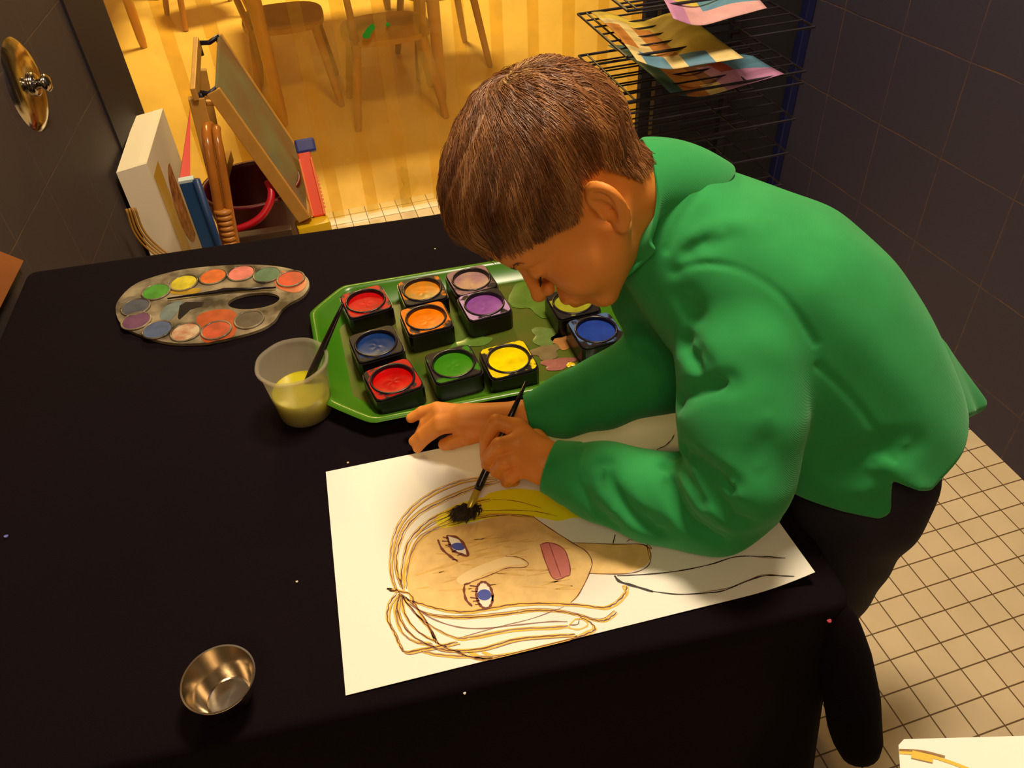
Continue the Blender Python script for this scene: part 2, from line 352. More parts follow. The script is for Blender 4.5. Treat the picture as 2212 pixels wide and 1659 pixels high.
kid_chair((.70, 3.47), -1.5, 'wooden chair right of the long table, near the drying rack', .31)
kid_chair((.41, 3.05), 3.1, 'wooden chair at the near end of the long table with a worn round seat')
kid_chair((-.28, 4.55), .3, 'wooden chair between the two low tables')
# ------------------------------------------------------------------ chrome control on the left wall
wl = lambda y, z, out=0.0: np.array([lw0[0]+ld[0]*(y-lw0[1])/ld[1]-nn[0]*out, y-nn[1]*out, z])
nx = np.array([-nn[0], -nn[1], 0]); MW = np.array([np.array([ld[0], ld[1], 0]), np.array([0, 0, 1.]), nx]).T   # local x along wall, y up, z out
M_CHR = mat('chrome', (.50, .46, .40), .13, 1.0, bump=.03, bump_scale=60)
e = empty('shower_valve', wl(1.642, .75), 'round chrome valve plate with a knob on the dark left wall', 'valve')
b = MB(); R0 = .082
b.lathe([(0, .013), (.012, .013), (.03, .0125), (.05, .011), (.066, .008), (.077, .004), (R0, 0)], wl(1.642, .75), 56, MW); b.build('wall_plate', M_CHR, e, True)
b = MB(); b.lathe([(.022, .011), (.021, .018), (.017, .021), (.0, .021)], wl(1.642, .75), 40, MW); b.build('collar_ring', M_CHR, e, True)
b = MB(); b.lathe([(.009, .02), (.009, .026), (.013, .030), (.0165, .034), (.0160, .038), (.010, .043), (0, .0445)], wl(1.642, .75), 40, MW); k = b.build('knob', M_CHR, e, True)
b = MB(); b.box((wl(2.115, 1.3)+wl(2.115, 1.3, .006))/2, (.27, 2.6, .006), MW); tag(b.build('shade_strip_1', mat('wall_shade_paint', srgb(34, 27, 34), .6)), kind='structure')  # thin dark board added for the shadowed strip at the wall's end
# ------------------------------------------------------------------ cardboard leaning on the left wall
cb = [(-.6, .0), (-.6, .13), (.0, .062), (.02, .056), (.025, .052), (.06, .0)]
b = MB(); o0 = wl(1.235, TB+.006, .006)
b.prism([(x*1, z) for x, z in [(-.6, 0), (-.6, .30), (-.02, .068), (.012, .058), (.07, .0)]], 0, .007, tf=lambda v: o0+MW@np.array([v[0], v[1], v[2]]))
tag(b.build('cardboard_sheet', mat('brown_cardboard', srgb(190, 112, 48), .8, noise_amt=.12, noise_scale=8)), 'piece of orange brown cardboard propped at the left end of the table', 'cardboard')
# ------------------------------------------------------------------ things on the floor behind the table
def yaw(a): return np.array([[math.cos(a), -math.sin(a), 0], [math.sin(a), math.cos(a), 0], [0, 0, 1]])
# white carton
e = empty('white_carton', (-.36, 2.02, 0), 'tall white carton with a strip of tape standing beside the left wall', 'box')
zt = .46; cr = [Z(a, c_, zt) for a, c_ in ((251, 373), (317, 353), (352, 234), (292, 251))]
cr = [np.array([q[0], q[1], 0]) for q in cr]; M_CTN = mat('white_card', srgb(236, 222, 196), .6, noise_amt=.04, noise_scale=5)
b = MB(); b.prism([(q[0], q[1]) for q in cr], .0, zt); b.build('carton_body', M_CTN, e)
du = (cr[1]-cr[0]); dv = (cr[3]-cr[0])
tp = [cr[0]+du*a+dv*c_ for a, c_ in ((.68, .02), (1.0, .02), (1.0, 1.0), (.68, 1.0))]
b = MB(); b.prism([(q[0], q[1]) for q in tp], zt, zt+.001); b.build('tape', mat('white_tape', srgb(252, 240, 214), .25), e)
b = MB(); on = np.cross(dv/np.linalg.norm(dv), [0, 0, 1.]); p_ = lambda u, z: cr[1]+dv*u+on*.0006+np.array([0, 0, z])
b.add([p_(.05, .1), p_(.95, .1), p_(.95, .42), p_(.05, .42)], [(0, 1, 2, 3)]); b.build('printed_panel', mat('yellow_print', srgb(206, 160, 50), .5, noise_scale=6, col2=srgb(220, 190, 120)), e)
b = MB(); ang = np.linspace(0, 2*math.pi, 24, endpoint=False); b.add([p_(.55+.26*math.cos(a), .26+.11*math.sin(a))+on*.0006 for a in ang], [tuple(range(24))]); b.build('printed_emblem', mat('maroon_print', srgb(120, 40, 26), .5, noise_scale=40, col2=srgb(196, 130, 80)), e)
# easel (small folding chalkboard)
M_PINE = mat('pine_frame', srgb(206, 150, 66), .5, noise_amt=.15, noise_scale=18)
M_MET = mat('black_metal', (.02, .015, .025), .4, .6)
e = empty('chalkboard_easel', (-.1, 2.03, 0), 'small folding wooden chalkboard easel with a grey green board', 'easel')
ye = 2.02
def bar(p, q, w, d, name, m, up=(0, 1, 0), par=None):
    p = np.array(p); q = np.array(q); t = q-p; L_ = np.linalg.norm(t); t /= L_; u = np.array(up, float); u -= t*(u@t); u /= np.linalg.norm(u)
    b_ = MB(); b_.box((p+q)/2, (w, d, L_), np.array([np.cross(u, t), u, t]).T, bev=.002); return b_.build(name, m, par or e)
TL = Yp(424, 92, ye-.17); TR = Yp(470, 90, ye-.17); 
A1 = Yp(436, 235, ye-.42)
# left leaf: seen edge on
lf = [Yp(424, 95, 2.16), Yp(410, 208, 1.93)]; bot_l = np.array([-.25, 1.9, .0])
bar(Yp(432, 150, 2.14), np.array([Yp(432, 150, 2.14)[0]-.05, 2.14, .02]), .03, .02, 'leg', M_PINE)
bar(Yp(424, 210, 1.92), np.array([Yp(424, 210, 1.92)[0]-.035, 1.92, .02]), .036, .022, 'leg', M_PINE)
bar(Yp(427, 92, 2.16), Yp(420, 205, 1.90), .012, .03, 'top_rail', M_PINE, (0, 0, 1))
bar(Yp(420, 205, 1.92)+[-.004, 0, -.23], Yp(427, 92, 2.15)+[-.005, 0, -.30], .014, .03, 'cross_rail', M_PINE, (0, 0, 1))
# right leaf: board
q0 = Yp(473, 77, 2.16); q1 = Yp(467, 190, 1.92)            # top edge of board: far, near
r1 = Yp(664, 468, 1.90); r0 = r1+(q0-q1)+np.array([.0, 0, 0])
nb = np.cross(q0-q1, r1-q1); nb /= np.linalg.norm(nb); nb = nb if nb[0] > 0 else -nb
b = MB(); b.add([p+nb*s_ for s_ in (-.004, .004) for p in (q0, q1, r1, r0)], [(0, 1, 2, 3), (7, 6, 5, 4), (0, 4, 5, 1), (1, 5, 6, 2), (2, 6, 7, 3), (3, 7, 4, 0)])
b.build('board', mat('grey_green_board', srgb(120, 122, 84), .35, noise_amt=.25, noise_scale=9, col2=srgb(128, 96, 62)), e)
dd = (q1-q0)/np.linalg.norm(q1-q0)
bar(q1+dd*.006-nb*.008, r1+dd*.006-nb*.008, .012, .034, 'side_rail', M_PINE, nb)
bar(q0-dd*.004-nb*.004, r0-dd*.004-nb*.004, .012, .022, 'side_rail', M_PINE, nb)
bar(r1+nb*.0, r0, .014, .02, 'bottom_rail', M_PINE, nb)
for (a, c_) in ((Yp(427, 93, 2.16), q0), (Yp(432, 200, 1.92), q1)):
    m_ = (a+c_)/2-np.array([0, 0, .008]); b = MB(); b.tube([a, m_, c_], .006, 8); b.tube([a, a-[0, 0, .03]], .007, 8); b.build('hinge_brace', M_MET, e, True)
pe = Yp(440, 222, 1.95); bar(pe, Yp(468, 222, 1.95), .012, .012, 'spreader', M_PINE, (0, 0, 1))
# bentwood handle with wrapped ends
M_CANE = mat('varnished_cane', srgb(176, 104, 34), .22, noise_amt=.2, noise_scale=20)
e = empty('cane_hoop', (-.17, 1.80, 0), 'varnished bent cane hoop with wrapped end standing left of the red bucket', 'hoop')
pts = [Yp(488, 560, 1.72), Yp(483, 500, 1.73), Yp(468, 420, 1.75), Yp(452, 330, 1.78), Yp(446, 285, 1.82), Yp(452, 272, 1.88), Yp(465, 290, 1.92), Yp(478, 345, 1.94), Yp(490, 420, 1.94), Yp(500, 500, 1.94)]
pts[0][2] = max(pts[0][2]-.1, .0); pp = spline(pts, 6)
b = MB(); b.tube(pp, .0115, 12); b.build('cane_rod', M_CANE, e, True)
b = MB(); b.tube([p+np.array([.022, 0, 0]) for p in pp[:26]], .0095, 12); b.build('cane_rod', M_CANE, e, True)
b = MB()
pa = pp[2]+np.array([.010, 0, 0]); pb = pp[9]+np.array([.008, 0, 0])
for i in range(13): q = pa+(pb-pa)*i/12; b.tube([q-(pb-pa)*.035, q, q+(pb-pa)*.035], [.018, .0215, .018], 14)
b.build('wrapping', mat('cane_wrapping', srgb(190, 120, 42), .4), e, True)
# orange and blue boards between carton and easel
b = MB(); p0 = Yp(411, 234, 1.90); p1 = Yp(411, 395, 1.74); p2 = Yp(387, 392, 1.74)
b.add([p0, p1, p2, p0+[0, .012, -.0], p1+[0, .012, 0], p2+[0, .012, 0], p1-[0, 0, .3], p2-[0, 0, .3], p1+[0, .012, -.3], p2+[0, .012, -.3]],
      [(0, 2, 1), (3, 4, 5), (0, 1, 4, 3), (0, 3, 5, 2), (1, 2, 7, 6), (4, 8, 9, 5), (1, 6, 8, 4), (2, 5, 9, 7), (6, 7, 9, 8)])
tag(b.build('orange_board', mat('orange_plastic', srgb(224, 58, 8), .5)), 'narrow orange red board wedged behind the blue block', 'board')
e = empty('blue_block', (*Yp(410, 470, 1.70)[:2], 0), 'dark blue upright block with a white top edge between carton and easel', 'block')
xa = Yp(385, 393, 1.68); xb = Yp(420, 393, 1.68); zt2 = xa[2]
b = MB(); b.box(((xa[0]+xb[0])/2, 1.69, (zt2-.006)/2), (xb[0]-xa[0], .018, zt2-.006), bev=.002); b.build('block_body', mat('blue_plastic', srgb(34, 74, 124), .45), e)
b = MB(); b.box(((xa[0]+xb[0])/2, 1.69, zt2-.003), (xb[0]-xa[0], .018, .006)); b.build('top_edge', mat('pale_blue_edge', srgb(200, 216, 220), .4), e)
b = MB(); p = Yp(424, 388, 1.68); b.tube([p-[0, 0, .38], p], .008, 12); b.build('side_tube', mat('blue_tube', srgb(34, 60, 104), .4), e, True)
# bucket
e = empty('maroon_bucket', (*Z(560, 430, .2)[:2], 0), 'dark maroon bucket with a bright red handle under the easel board', 'bucket')
bc = Z(560, 425, .25)[:2]; bc = np.array([bc[0]-.01, min(bc[1], 2.02), 0.])
b = MB(); R1 = .125
b.lathe([(.0, .004), (.088, 0), (.092, .004), (R1, .29), (R1+.006, .292), (R1+.006, .30), (R1-.003, .30), (R1-.005, .288), (.089, .008), (0, .006)], bc, 48)
b.build('bucket_body', mat('maroon_plastic', srgb(96, 8, 24), .45), e, True)
b = MB(); b.tube(spline([Yp(578, 392, 1.93), Yp(586, 412, 1.91), Yp(583, 438, 1.89), Yp(568, 464, 1.875), Yp(545, 482, 1.87), Yp(515, 494, 1.87), Yp(490, 498, 1.88)], 5), .0095, 10)
b.build('handle', mat('red_plastic', srgb(196, 14, 34), .35), e, True)
# toy level: blue cap, orange-red body, yellow foot
e = empty('toy_level', (*Yp(680, 480, 1.95)[:2], 0), 'toy tool with blue end, orange red body and yellow base right of the bucket', 'toy')
ya = 1.93; a_ = Yp(655, 325, ya+.1); c_ = Yp(690, 468, ya); 
t = (a_-c_); Lb = np.linalg.norm(t); t /= Lb; u = np.array([0, -1., 0]); u -= t*(u@t); u /= np.linalg.norm(u); Mx = np.array([np.cross(u, t), u, t]).T
b = MB(); b.box((a_+c_)/2, (.034, .020, Lb), Mx, bev=.004); body = b.build('level_body', mat('orange_red_plastic', srgb(232, 70, 10), .45), e)
for s_ in (-1, 1): b = MB(); b.box((a_+c_)/2+Mx@np.array([s_*.015, .012, -.01]), (.006, .008, Lb*.86), Mx, bev=.002); b.build('edge_rib', mat('orange_rib', srgb(246, 120, 60), .35), body)
b = MB()
for i in range(9): b.box((a_+c_)/2+Mx@np.array([-.019, .004, -.065+i*.010]), (.006, .012, .005), Mx)
b.build('teeth', mat('orange_teeth', srgb(240, 130, 70), .4), body)
b = MB(); b.box(a_+t*.010+Mx@np.array([-.008, 0, 0]), (.052, .026, .036), Mx, bev=.006); b.build('end_cap', mat('navy_plastic', srgb(40, 44, 120), .4), e)
f_ = Yp(676, 484, ya-.02); b = MB(); b.box(f_+[0, 0, -.008], (.088, .05, .036), yaw(.1), bev=.008); smooth_by_angle(b.build('yellow_base', mat('yellow_plastic', srgb(222, 178, 20), .35), e))
b = MB(); b.box((f_[0], f_[1], (f_[2]-.026)/2), (.04, .03, f_[2]-.026)); b.build('stem', M_MET, e)
# dark crate holding them (its rim shows under the bucket)
b = MB(); k0 = Yp(565, 508, 1.80); b.box((k0[0]+.00, 1.82, k0[2]/2-.0), (.15, .03, k0[2]), yaw(-.06), bev=.004)
tag(b.build('brown_board', mat('dark_brown_board', srgb(70, 44, 24), .5, noise_amt=.4, noise_scale=8)), 'dark brown plank standing in front of the maroon bucket', 'board')
# thin coil of yellow cord beside the carton
b = MB(); k0 = Yp(306, 500, 1.75)
for i in range(4): b.tube(spline([k0+[-.012+.006*i, .0, .06], k0+[-.016+.007*i, 0, 0], k0+[.0+.008*i, 0, -.05], k0+[.04+.008*i, -.02, -.085], k0+[.09, -.02, -.10]], 6), .0026, 8)
tag(b.build('cord_bundle', mat('yellow_cord', srgb(170, 120, 40), .5), None, True), 'bundle of thin yellow cord hanging between carton and left wall', 'cord')
# ------------------------------------------------------------------ wire drying rack with artwork
M_WIRE = mat('black_wire', (.012, .008, .014), .5, .0)
e = empty('drying_rack', (1.0, 1.6, 0), 'black wire drying rack full of shelves against the dark back wall', 'rack')
def shelf(z, x0, x1, y0, y1, tilt=0.0, n=9):
    b_ = MB(); r = .0026
    P_ = lambda x, y: (x, y, z+tilt*(x1-x))
    b_.tube([P_(x0, y0), P_(x0, y1), P_(x1, y1), P_(x1, y0), P_(x0, y0)], r*1.2, 6)
    for i in range(1, n): y = y0+(y1-y0)*i/n; b_.tube([P_(x0, y), P_(x1, y)], r*.8, 6)
    for x in (x0+.02, x0+.27): b_.tube([P_(x, y0), P_(x, y1)], r*.8, 6)
    b_.build('wire_shelf', M_WIRE, e)
zs = [.80, .715, .625, .60, .52, .44, .36, .28]
for i, z in enumerate(zs): shelf(z, .645+.004*(i % 3), 1.06, 1.42, 1.69, n=6)
for (x, y) in ((.86, 1.70), (1.05, 1.70)):
    b = MB(); b.box((x, y, .5), (.02, .02, 1.0)); b.build('upright', M_WIRE, e)
def art(name, corners, bands, label, z, sag=.012):
    """sheet with painted patches, bilinear patch with a drooping near edge"""
    P = [np.array(q, float) for q in corners]; n = 20; m = 16; vs = []; fs = []; mi = []
    for i in range(n+1):
        for j in range(m+1):
            u, v = i/n, j/m
            p = P[0]*(1-u)*(1-v)+P[1]*u*(1-v)+P[2]*u*v+P[3]*(1-u)*v
            p = p+np.array([0, 0, -sag*(v**3)*(1+.5*math.sin(5*u))+.004*math.sin(9*u+3*v)+.006*math.cos(6.28*u)]); vs.append(p)
    for i in range(n):
        for j in range(m):
            fs.append((i*(m+1)+j, (i+1)*(m+1)+j, (i+1)*(m+1)+j+1, i*(m+1)+j+1)); mi.append(bands((i+.5)/n, (j+.5)/m))
    b_ = MB(); b_.add(vs, fs); b_.mi = mi
    o = b_.build(name, [ART[k] for k in ARTK], None, True); tag(o, label, 'painting', 'paintings drying on the wire rack')
    md = o.modifiers.new('s', 'SOLIDIFY'); md.thickness = .0008; return o
ART = {k: mat('art_'+k, srgb(*c_), .6, noise_amt=.15, noise_scale=30) for k, c_ in dict(yellow=(214, 186, 70), cream=(226, 200, 130), blue=(92, 136, 160), orange=(190, 120, 44), brown=(134, 78, 36), purple=(190, 130, 170), teal=(66, 108, 104), red=(170, 60, 36), pink=(214, 160, 160)).items()}
ARTK = list(ART)
K = {k: i for i, k in enumerate(ARTK)}
z = .722
art('painting', [Z(1277, 33, z), Z(1478, 36, z), Z(1607, 122, z), Z(1376, 124, z)],
    lambda u, v: K['blue'] if v > .84 and (.08 < u < .36 or .48 < u < .76) else K['orange'] if (.30 < u < .52 and .25 < v < .8) or (u < .16 and .3 < v < .75) else K['cream'] if (u < .3 and v > .2) or v > .84 else K['yellow'],
    'yellow painting with blue patches along its near edge, on the rack\'s middle shelf', z)
z = .632
art('painting', [Z(1312, 103, z), Z(1625, 128, z), Z(1694, 157, z), Z(1450, 196, z)],
    lambda u, v: K['teal'] if u < .14 else K['blue'] if (u > .72 and v < .6) else K['red'] if (.6 < u < .7 and .3 < v < .6) else K['cream'] if (.36 < u < .52 and v > .84) else K['purple'] if (u > .5 and v > .4) else K['orange'] if v > .35 and u < .4 else K['brown'],
    'brown and purple painting with blue corners sticking out below the yellow painting', z)
z = .80
art('painting', [Z(1395, -40, z), Z(1600, -40, z), Z(1657, 14, z), Z(1455, 33, z)],
    lambda u, v: K['blue'] if v < .72 and u > .4 else K['yellow'] if v < .6 else K['pink'] if u > .2 else K['purple'],
    'pink and blue painting on the top visible rack shelf, cut by the photo\'s top edge', z)
# ================================================================== TABLE AND CLOTH
th = -math.atan2(.0924, .9957); tu = np.array([.9957, -.0924]); tv = np.array([.0924, .9957])
NR = np.array([.4258, .325]); LW, LD = .978, .858
NL = NR-tu*LW; FL = NL+tv*LD; FR = NR+tv*LD
e = empty('table', (*((NR+FL)/2), 0), 'low table hidden under the black cloth', 'table')
M_TAB = mat('dark_wood', srgb(60, 40, 28), .6)
tc_ = (NR+FL)/2; MT = yaw(th)
b = MB(); b.box((*tc_, TB-.0175), (LW-.012, LD-.012, .027), MT); b.build('tabletop', M_TAB, e)
for sx in (-1, 1):
    for sy in (-1, 1):
        p = tc_+tu*sx*(LW/2-.06)+tv*sy*(LD/2-.06); b = MB(); b.box((p[0], p[1], (TB-.031)/2), (.045, .045, TB-.031), MT); b.build('leg', M_TAB, e)
M_CLOTH = mat('black_cloth', srgb(17, 8, 15), .95, bump=.3, bump_scale=900, noise_amt=.15, noise_scale=3)
M_CLOTH.node_tree.nodes['Principled BSDF'].inputs['Specular IOR Level'].default_value = .12
b = MB()
# perimeter with rounded corners, rings from the middle out and then down
per = []
def arc(c, a0, a1, r, n=8): return [(c+r*(math.cos(a)*tu+math.sin(a)*tv), math.cos(a)*tu+math.sin(a)*tv) for a in np.linspace(a0, a1, n)]
rr = .012
crn = [(NR, (1, -1), -math.pi/2, 0), (FR, (1, 1), 0, math.pi/2), (FL, (-1, 1), math.pi/2, math.pi), (NL, (-1, -1), math.pi, 1.5*math.pi)]
for i, (c_, s_, a0, a1) in enumerate(crn):
    cc = c_-tu*s_[0]*rr-tv*s_[1]*rr; A = arc(cc, a0, a1, rr); per += A
    nc = crn[(i+1) % 4]; c2 = nc[0]-tu*nc[1][0]*rr-tv*nc[1][1]*rr; B0 = c2+rr*(math.cos(nc[2])*tu+math.sin(nc[2])*tv); A1_ = A[-1][0]; nrm = A[-1][1]
    per += [(A1_+(B0-A1_)*k/40, nrm) for k in range(1, 40)]
n = len(per); rings = []
def wob(i, s): return .5+.5*math.sin(i*.42+1.3*math.sin(i*.11))
for q in (.0, .25, .5, .75, .93, .985, 1.0): rings.append([(*(tc_+(p-tc_)*q), TB+.0006*math.sin(p[0]*40+q*9)*math.sin(p[1]*31)) for p, nr in per])
for dz, out in ((.002, .0045), (.008, .0065), (.03, .008), (.1, .012), (.2, .018), (.3, .024), (.42, .03)):
    def pos(i, p, nr):
        left = nr@(-tu) > .7
        o_ = out*(.35 if left else 1)*(1+.9*(dz/.42)*(wob(i, 0)-.4)*2)
        o_ = max(o_, .003) if not left else .0025
        return (*(p+nr*o_), TB-dz)
    rings.append([pos(i, p, nr) for i, (p, nr) in enumerate(per)])
vs = [v for r in rings for v in r]; fs = [(k*n+i, k*n+(i+1) % n, (k+1)*n+(i+1) % n, (k+1)*n+i) for k in range(len(rings)-1) for i in range(n)]
b.add(vs, fs)
# the corner of the cloth sticks out and hangs as a rounded ear
ear = [(Z(1800, 1297, .572), .010), (Z(1812, 1345, .54), .020), (Z(1826, 1420, .49), .027), (Z(1838, 1500, .44), .0300), (Z(1845, 1560, .40), .0290), (Z(1853, 1600, .375), .0265), (Z(1857, 1628, .357), .0205), (Z(1862, 1648, .348), .008)]
pe_ = spline([x[0] for x in ear], 4); re_ = np.interp(np.arange(len(pe_))/4, range(len(ear)), [x[1] for x in ear]); b.tube(pe_, list(re_), 18)
cloth = b.build('tablecloth', M_CLOTH, None, True); tag(cloth, 'plain black tablecloth covering the low table, one corner hanging at right', 'tablecloth')
# ================================================================== PAPER WITH THE DRAWING
zp = TB+.0012
def D8(x, y): return (680+x/2.765, 960+y/2.765)
pc = [Z(704, 1020, zp), Z(747, 1503, zp), None, None]
ex = Z(1707, 1265, zp)-pc[1]; ex /= np.linalg.norm(ex); ey = pc[0]-pc[1]; hy = np.linalg.norm(ey); ey /= hy
LP = .480
ey = ey-ex*(ey@ex)*.0
def curl(u, v):          # u along the long side in metres, v across: the right end lifts slightly
    k = max(0, u-(LP-.075))/.075; k2 = max(0, 1-v/.07); return .0008+.014*k*k*(.35+.65*k2)
def ppt(u, v, dz=0.0): p = pc[1]+ex*u+ey*v; return np.array([p[0], p[1], zp+curl(u, v)+dz])
def toP(px, py):
    q = Z(px, py, zp+.0008)-pc[1]; A = np.array([[ex[0], ey[0]], [ex[1], ey[1]]]); u, v = np.linalg.solve(A, q[:2])
    for _ in range(3):
        q = Z(px, py, zp+curl(u, v))-pc[1]; u, v = np.linalg.solve(A, q[:2])
    return u, v
M_PAPER = mat('white_paper', srgb(246, 242, 230), .75, bump=.08, bump_scale=300)
pm = {}
def pmat(k, c_, r=.6, **kw): pm[k] = mat('ink_'+k, srgb(*c_), r, **kw); return pm[k]
pmat('skin', (250, 208, 130), noise_amt=.16, noise_scale=60); pmat('skin2', (242, 194, 104), noise_amt=.2, noise_scale=70); pmat('paint', (255, 246, 20), .5)
pmat('brown', (116, 56, 32)); pmat('marker', (118, 44, 20)); pmat('pencil', (150, 110, 96)); pmat('ochre', (236, 190, 60)); pmat('blue', (44, 66, 176), .5); pmat('pink', (214, 118, 108), noise_amt=.12, noise_scale=60); pmat('black', (40, 26, 30)); pmat('white', (250, 240, 220)); pmat('lip', (150, 62, 56)); pmat('wash', (150, 110, 60)); pmat('pale', (252, 222, 160))
keys = list(pm); KI = {k: i+1 for i, k in enumerate(keys)}
b = MB(); nu, nv = 48, 24
top = [ppt(LP*i/nu, hy*j/nv) for i in range(nu+1) for j in range(nv+1)]
g = lambda i, j: i*(nv+1)+j
fq = [(g(i, j), g(i+1, j), g(i+1, j+1), g(i, j+1)) for i in range(nu) for j in range(nv)]
b.add(top, fq); b.add([p-[0, 0, .0005] for p in top], [f[::-1] for f in fq])
def inP(u, v): return 0 < u < LP and 0 < v < hy
def fill(pts, k, dz=.00022, sm=True):
    q = [toP(*p) for p in pts]; q = [np.array(p) for p in q]
    if sm: q = spline(q, 4, True)
    from mathutils.geometry import tessellate_polygon
    # dense enough to follow the paper: clip into a grid of small cells is not needed on the flat part
    t = tessellate_polygon([[Vector((p[0], p[1], 0)) for p in q]])
    b.add([ppt(p[0], p[1], dz) for p in q], [tuple(f) for f in t], KI[k])
def stroke(pts, k, w=.0011, dz=.0005, sm=True, jit=.0):
    q = [np.array(toP(*p)) for p in pts]; q = spline(q, 7) if sm else q
    q = [p for p in q if inP(*p)]; vs = []
    if len(q) < 2: return
    ph = random.random()*6
    for i, p in enumerate(q):
        t = q[min(i+1, len(q)-1)]-q[max(i-1, 0)]; t /= np.linalg.norm(t)+1e-9; nrm = np.array([-t[1], t[0]]); p = p+nrm*jit*math.sin(i*1.7+ph)
        ww = w*(.55+.45*min(1, i/3, (len(q)-1-i)/3))/2*(1+.25*math.sin(i*.9+ph))
        for s_ in (-1, 1): x = p+nrm*ww*s_; vs.append(ppt(x[0], x[1], dz))
    b.add(vs, [(2*i, 2*i+2, 2*i+3, 2*i+1) for i in range(len(q)-1)], KI[k])
d8 = lambda L_: [D8(*p) for p in L_]
fill(d8([(560,880),(548,760),(572,650),(620,560),(700,520),(800,490),(950,470),(1050,440),(1200,425),(1300,435),(1360,470),(1450,530),(1560,600),(1630,650),(1655,720),(1640,780),(1600,860),(1540,940),(1400,950),(1200,960),(1050,985),(900,1000),(750,985),(640,960),(575,930)]), 'skin')
fill(d8([(1560,592),(1780,598),(1980,602),(2005,650),(1990,710),(1900,758),(1800,775),(1650,770),(1657,700),(1628,645)]), 'skin', .00024)
fill(d8([(728,428),(870,352),(1000,320),(1050,290),(1200,265),(1370,285),(1480,330),(1640,400),(1640,440),(1540,440),(1450,458),(1350,440),(1200,425),(1050,440),(950,462),(800,496),(742,492)]), 'paint', .0003)
for k in range(70):      # crayon hatching inside the face
    x = random.uniform(600, 1560); y = random.uniform(560, 940)
    if x < 640 and y < 620 or (x > 1400 and y < 600) or x > 1460 or (y > 880 and x > 1000): continue
    L_ = random.uniform(60, 200); a = random.uniform(-.35, .1); stroke(d8([(x, y), (min(x+L_*math.cos(a), 1580), y+L_*math.sin(a))]), 'skin2', .0016, .00030)
W8 = lambda L_, k, w=.0011, **kw: stroke(d8(L_), k, w, **kw)
HL = [[(490,880),(460,780),(460,650),(490,520),(560,410),(680,310),(830,240),(960,210),(1100,200)], [(520,860),(490,760),(490,640),(540,500),(640,400),(800,320),(950,260),(1100,222)],
 [(530,870),(525,760),(560,600),(640,500),(740,430),(900,370),(1050,330)], [(545,860),(550,740),(600,600),(700,510),(900,440),(1100,420),(1300,432)],
 [(510,890),(560,930),(650,960),(760,990),(900,1005),(1050,985),(1200,960),(1400,955),(1600,965),(1720,980),(1790,960),(1855,900),(1870,850)],
 [(540,910),(640,1000),(780,1030),(950,1030),(1150,1010),(1300,990),(1450,995),(1580,1020),(1680,1050),(1740,1045),(1800,1000)],
 [(520,900),(600,1010),(720,1100),(850,1160),(950,1155),(1200,1110),(1400,1100),(1520,1090)],
 [(510,900),(620,1030),(690,1110),(740,1190),(850,1240),(950,1275),(1050,1285),(1200,1265),(1350,1230),(1500,1180),(1620,1130),(1670,1100),(1640,1060),(1580,1030)],
 [(500,890),(450,960),(440,1050),(480,1130),(510,1200),(545,1245),(640,1230),(750,1210),(860,1185)], [(505,900),(480,1000),(520,1120),(600,1180),(700,1190)],
 [(510,900),(500,1000),(560,1120),(680,1200),(800,1235),(1000,1225),(1200,1170),(1400,1150),(1560,1140)], [(515,905),(540,1020),(620,1120),(740,1190)],
 [(640,1240),(760,1262),(900,1270),(1080,1270),(1300,1235)], [(470,870),(440,868),(560,890),(600,960),(700,1120),(720,1185)]]
for i, L_ in enumerate(HL):
    off = lambda d: [(x+d, y+d*.8) for x, y in L_]
    W8(off(-6 if i % 2 else 5), 'ochre', .0019, dz=.0004); W8(off(4 if i % 2 else -5), 'brown' if i % 3 else 'pencil', .0011, dz=.00055, jit=.0004)
    W8(off(11 if i % 2 else -12), 'ochre', .0011, dz=.00042)
    if i in (0, 1, 5, 8, 10): W8(off(-10 if i % 2 else 11), 'pencil', .0007, dz=.0005)
W8([(560,950),(700,1040),(850,1090),(1000,1100),(1200,1080),(1400,1060),(1510,1060)], 'pencil'); W8([(850,1160),(1100,1090),(1300,1040),(1490,970)], 'pencil', .0007)
W8([(1520,1080),(1560,1045),(1610,1050),(1630,1080),(1580,1105),(1525,1098),(1520,1080)], 'ochre', .0014); W8([(1520,1080),(1570,1075),(1580,1040)], 'brown', .0008)
W8([(1870,855),(1840,850),(1860,900),(1820,950)], 'ochre', .0018); W8([(1000,1240),(1100,1275),(1180,1262)], 'ochre', .004); W8([(900,1235),(980,1262)], 'ochre', .003)
for L_ in ([(740,480),(900,410),(1100,395),(1300,400),(1450,430)], [(1060,330),(1200,340),(1350,380)], [(640,520),(800,430),(1000,380)], [(600,560),(700,470),(900,400)]): W8(L_, 'wash', .0009)
W8([(1300,430),(1400,500),(1540,590),(1620,640),(1655,700),(1640,770),(1580,890),(1530,945)], 'brown', .001); W8([(800,488),(1000,440),(1200,422),(1310,432)], 'brown', .0008)
W8([(1540,588),(1780,597),(1960,600),(2005,650),(1995,720),(1930,760),(1820,775),(1640,772)], 'brown', .0009); W8([(1960,600),(2012,625),(1985,600),(2000,690)], 'brown', .0008)
W8([(555,770),(575,650),(630,545),(740,505)], 'pencil', .0008); W8([(600,780),(800,720),(1000,660),(1100,640)], 'skin2', .003, dz=.00036)
fill(d8([(850,800),(950,740),(1050,700),(1150,672),(1225,690),(1255,715),(1150,730),(1040,765),(940,815),(880,840)]), 'pale', .00034); fill(d8([(860,800),(960,745),(1060,705),(1150,678),(1220,694),(1240,714),(1145,726),(1035,760),(940,808),(885,828)]), 'pale', .00045)
W8([(1140,668),(1200,672),(1250,690),(1275,715),(1250,735),(1150,740),(1050,780),(890,840)], 'brown', .0008)
fill(d8([(1345,600),(1400,585),(1480,620),(1515,690),(1525,770),(1500,790),(1430,805),(1385,720)]), 'pink', .0004, False)
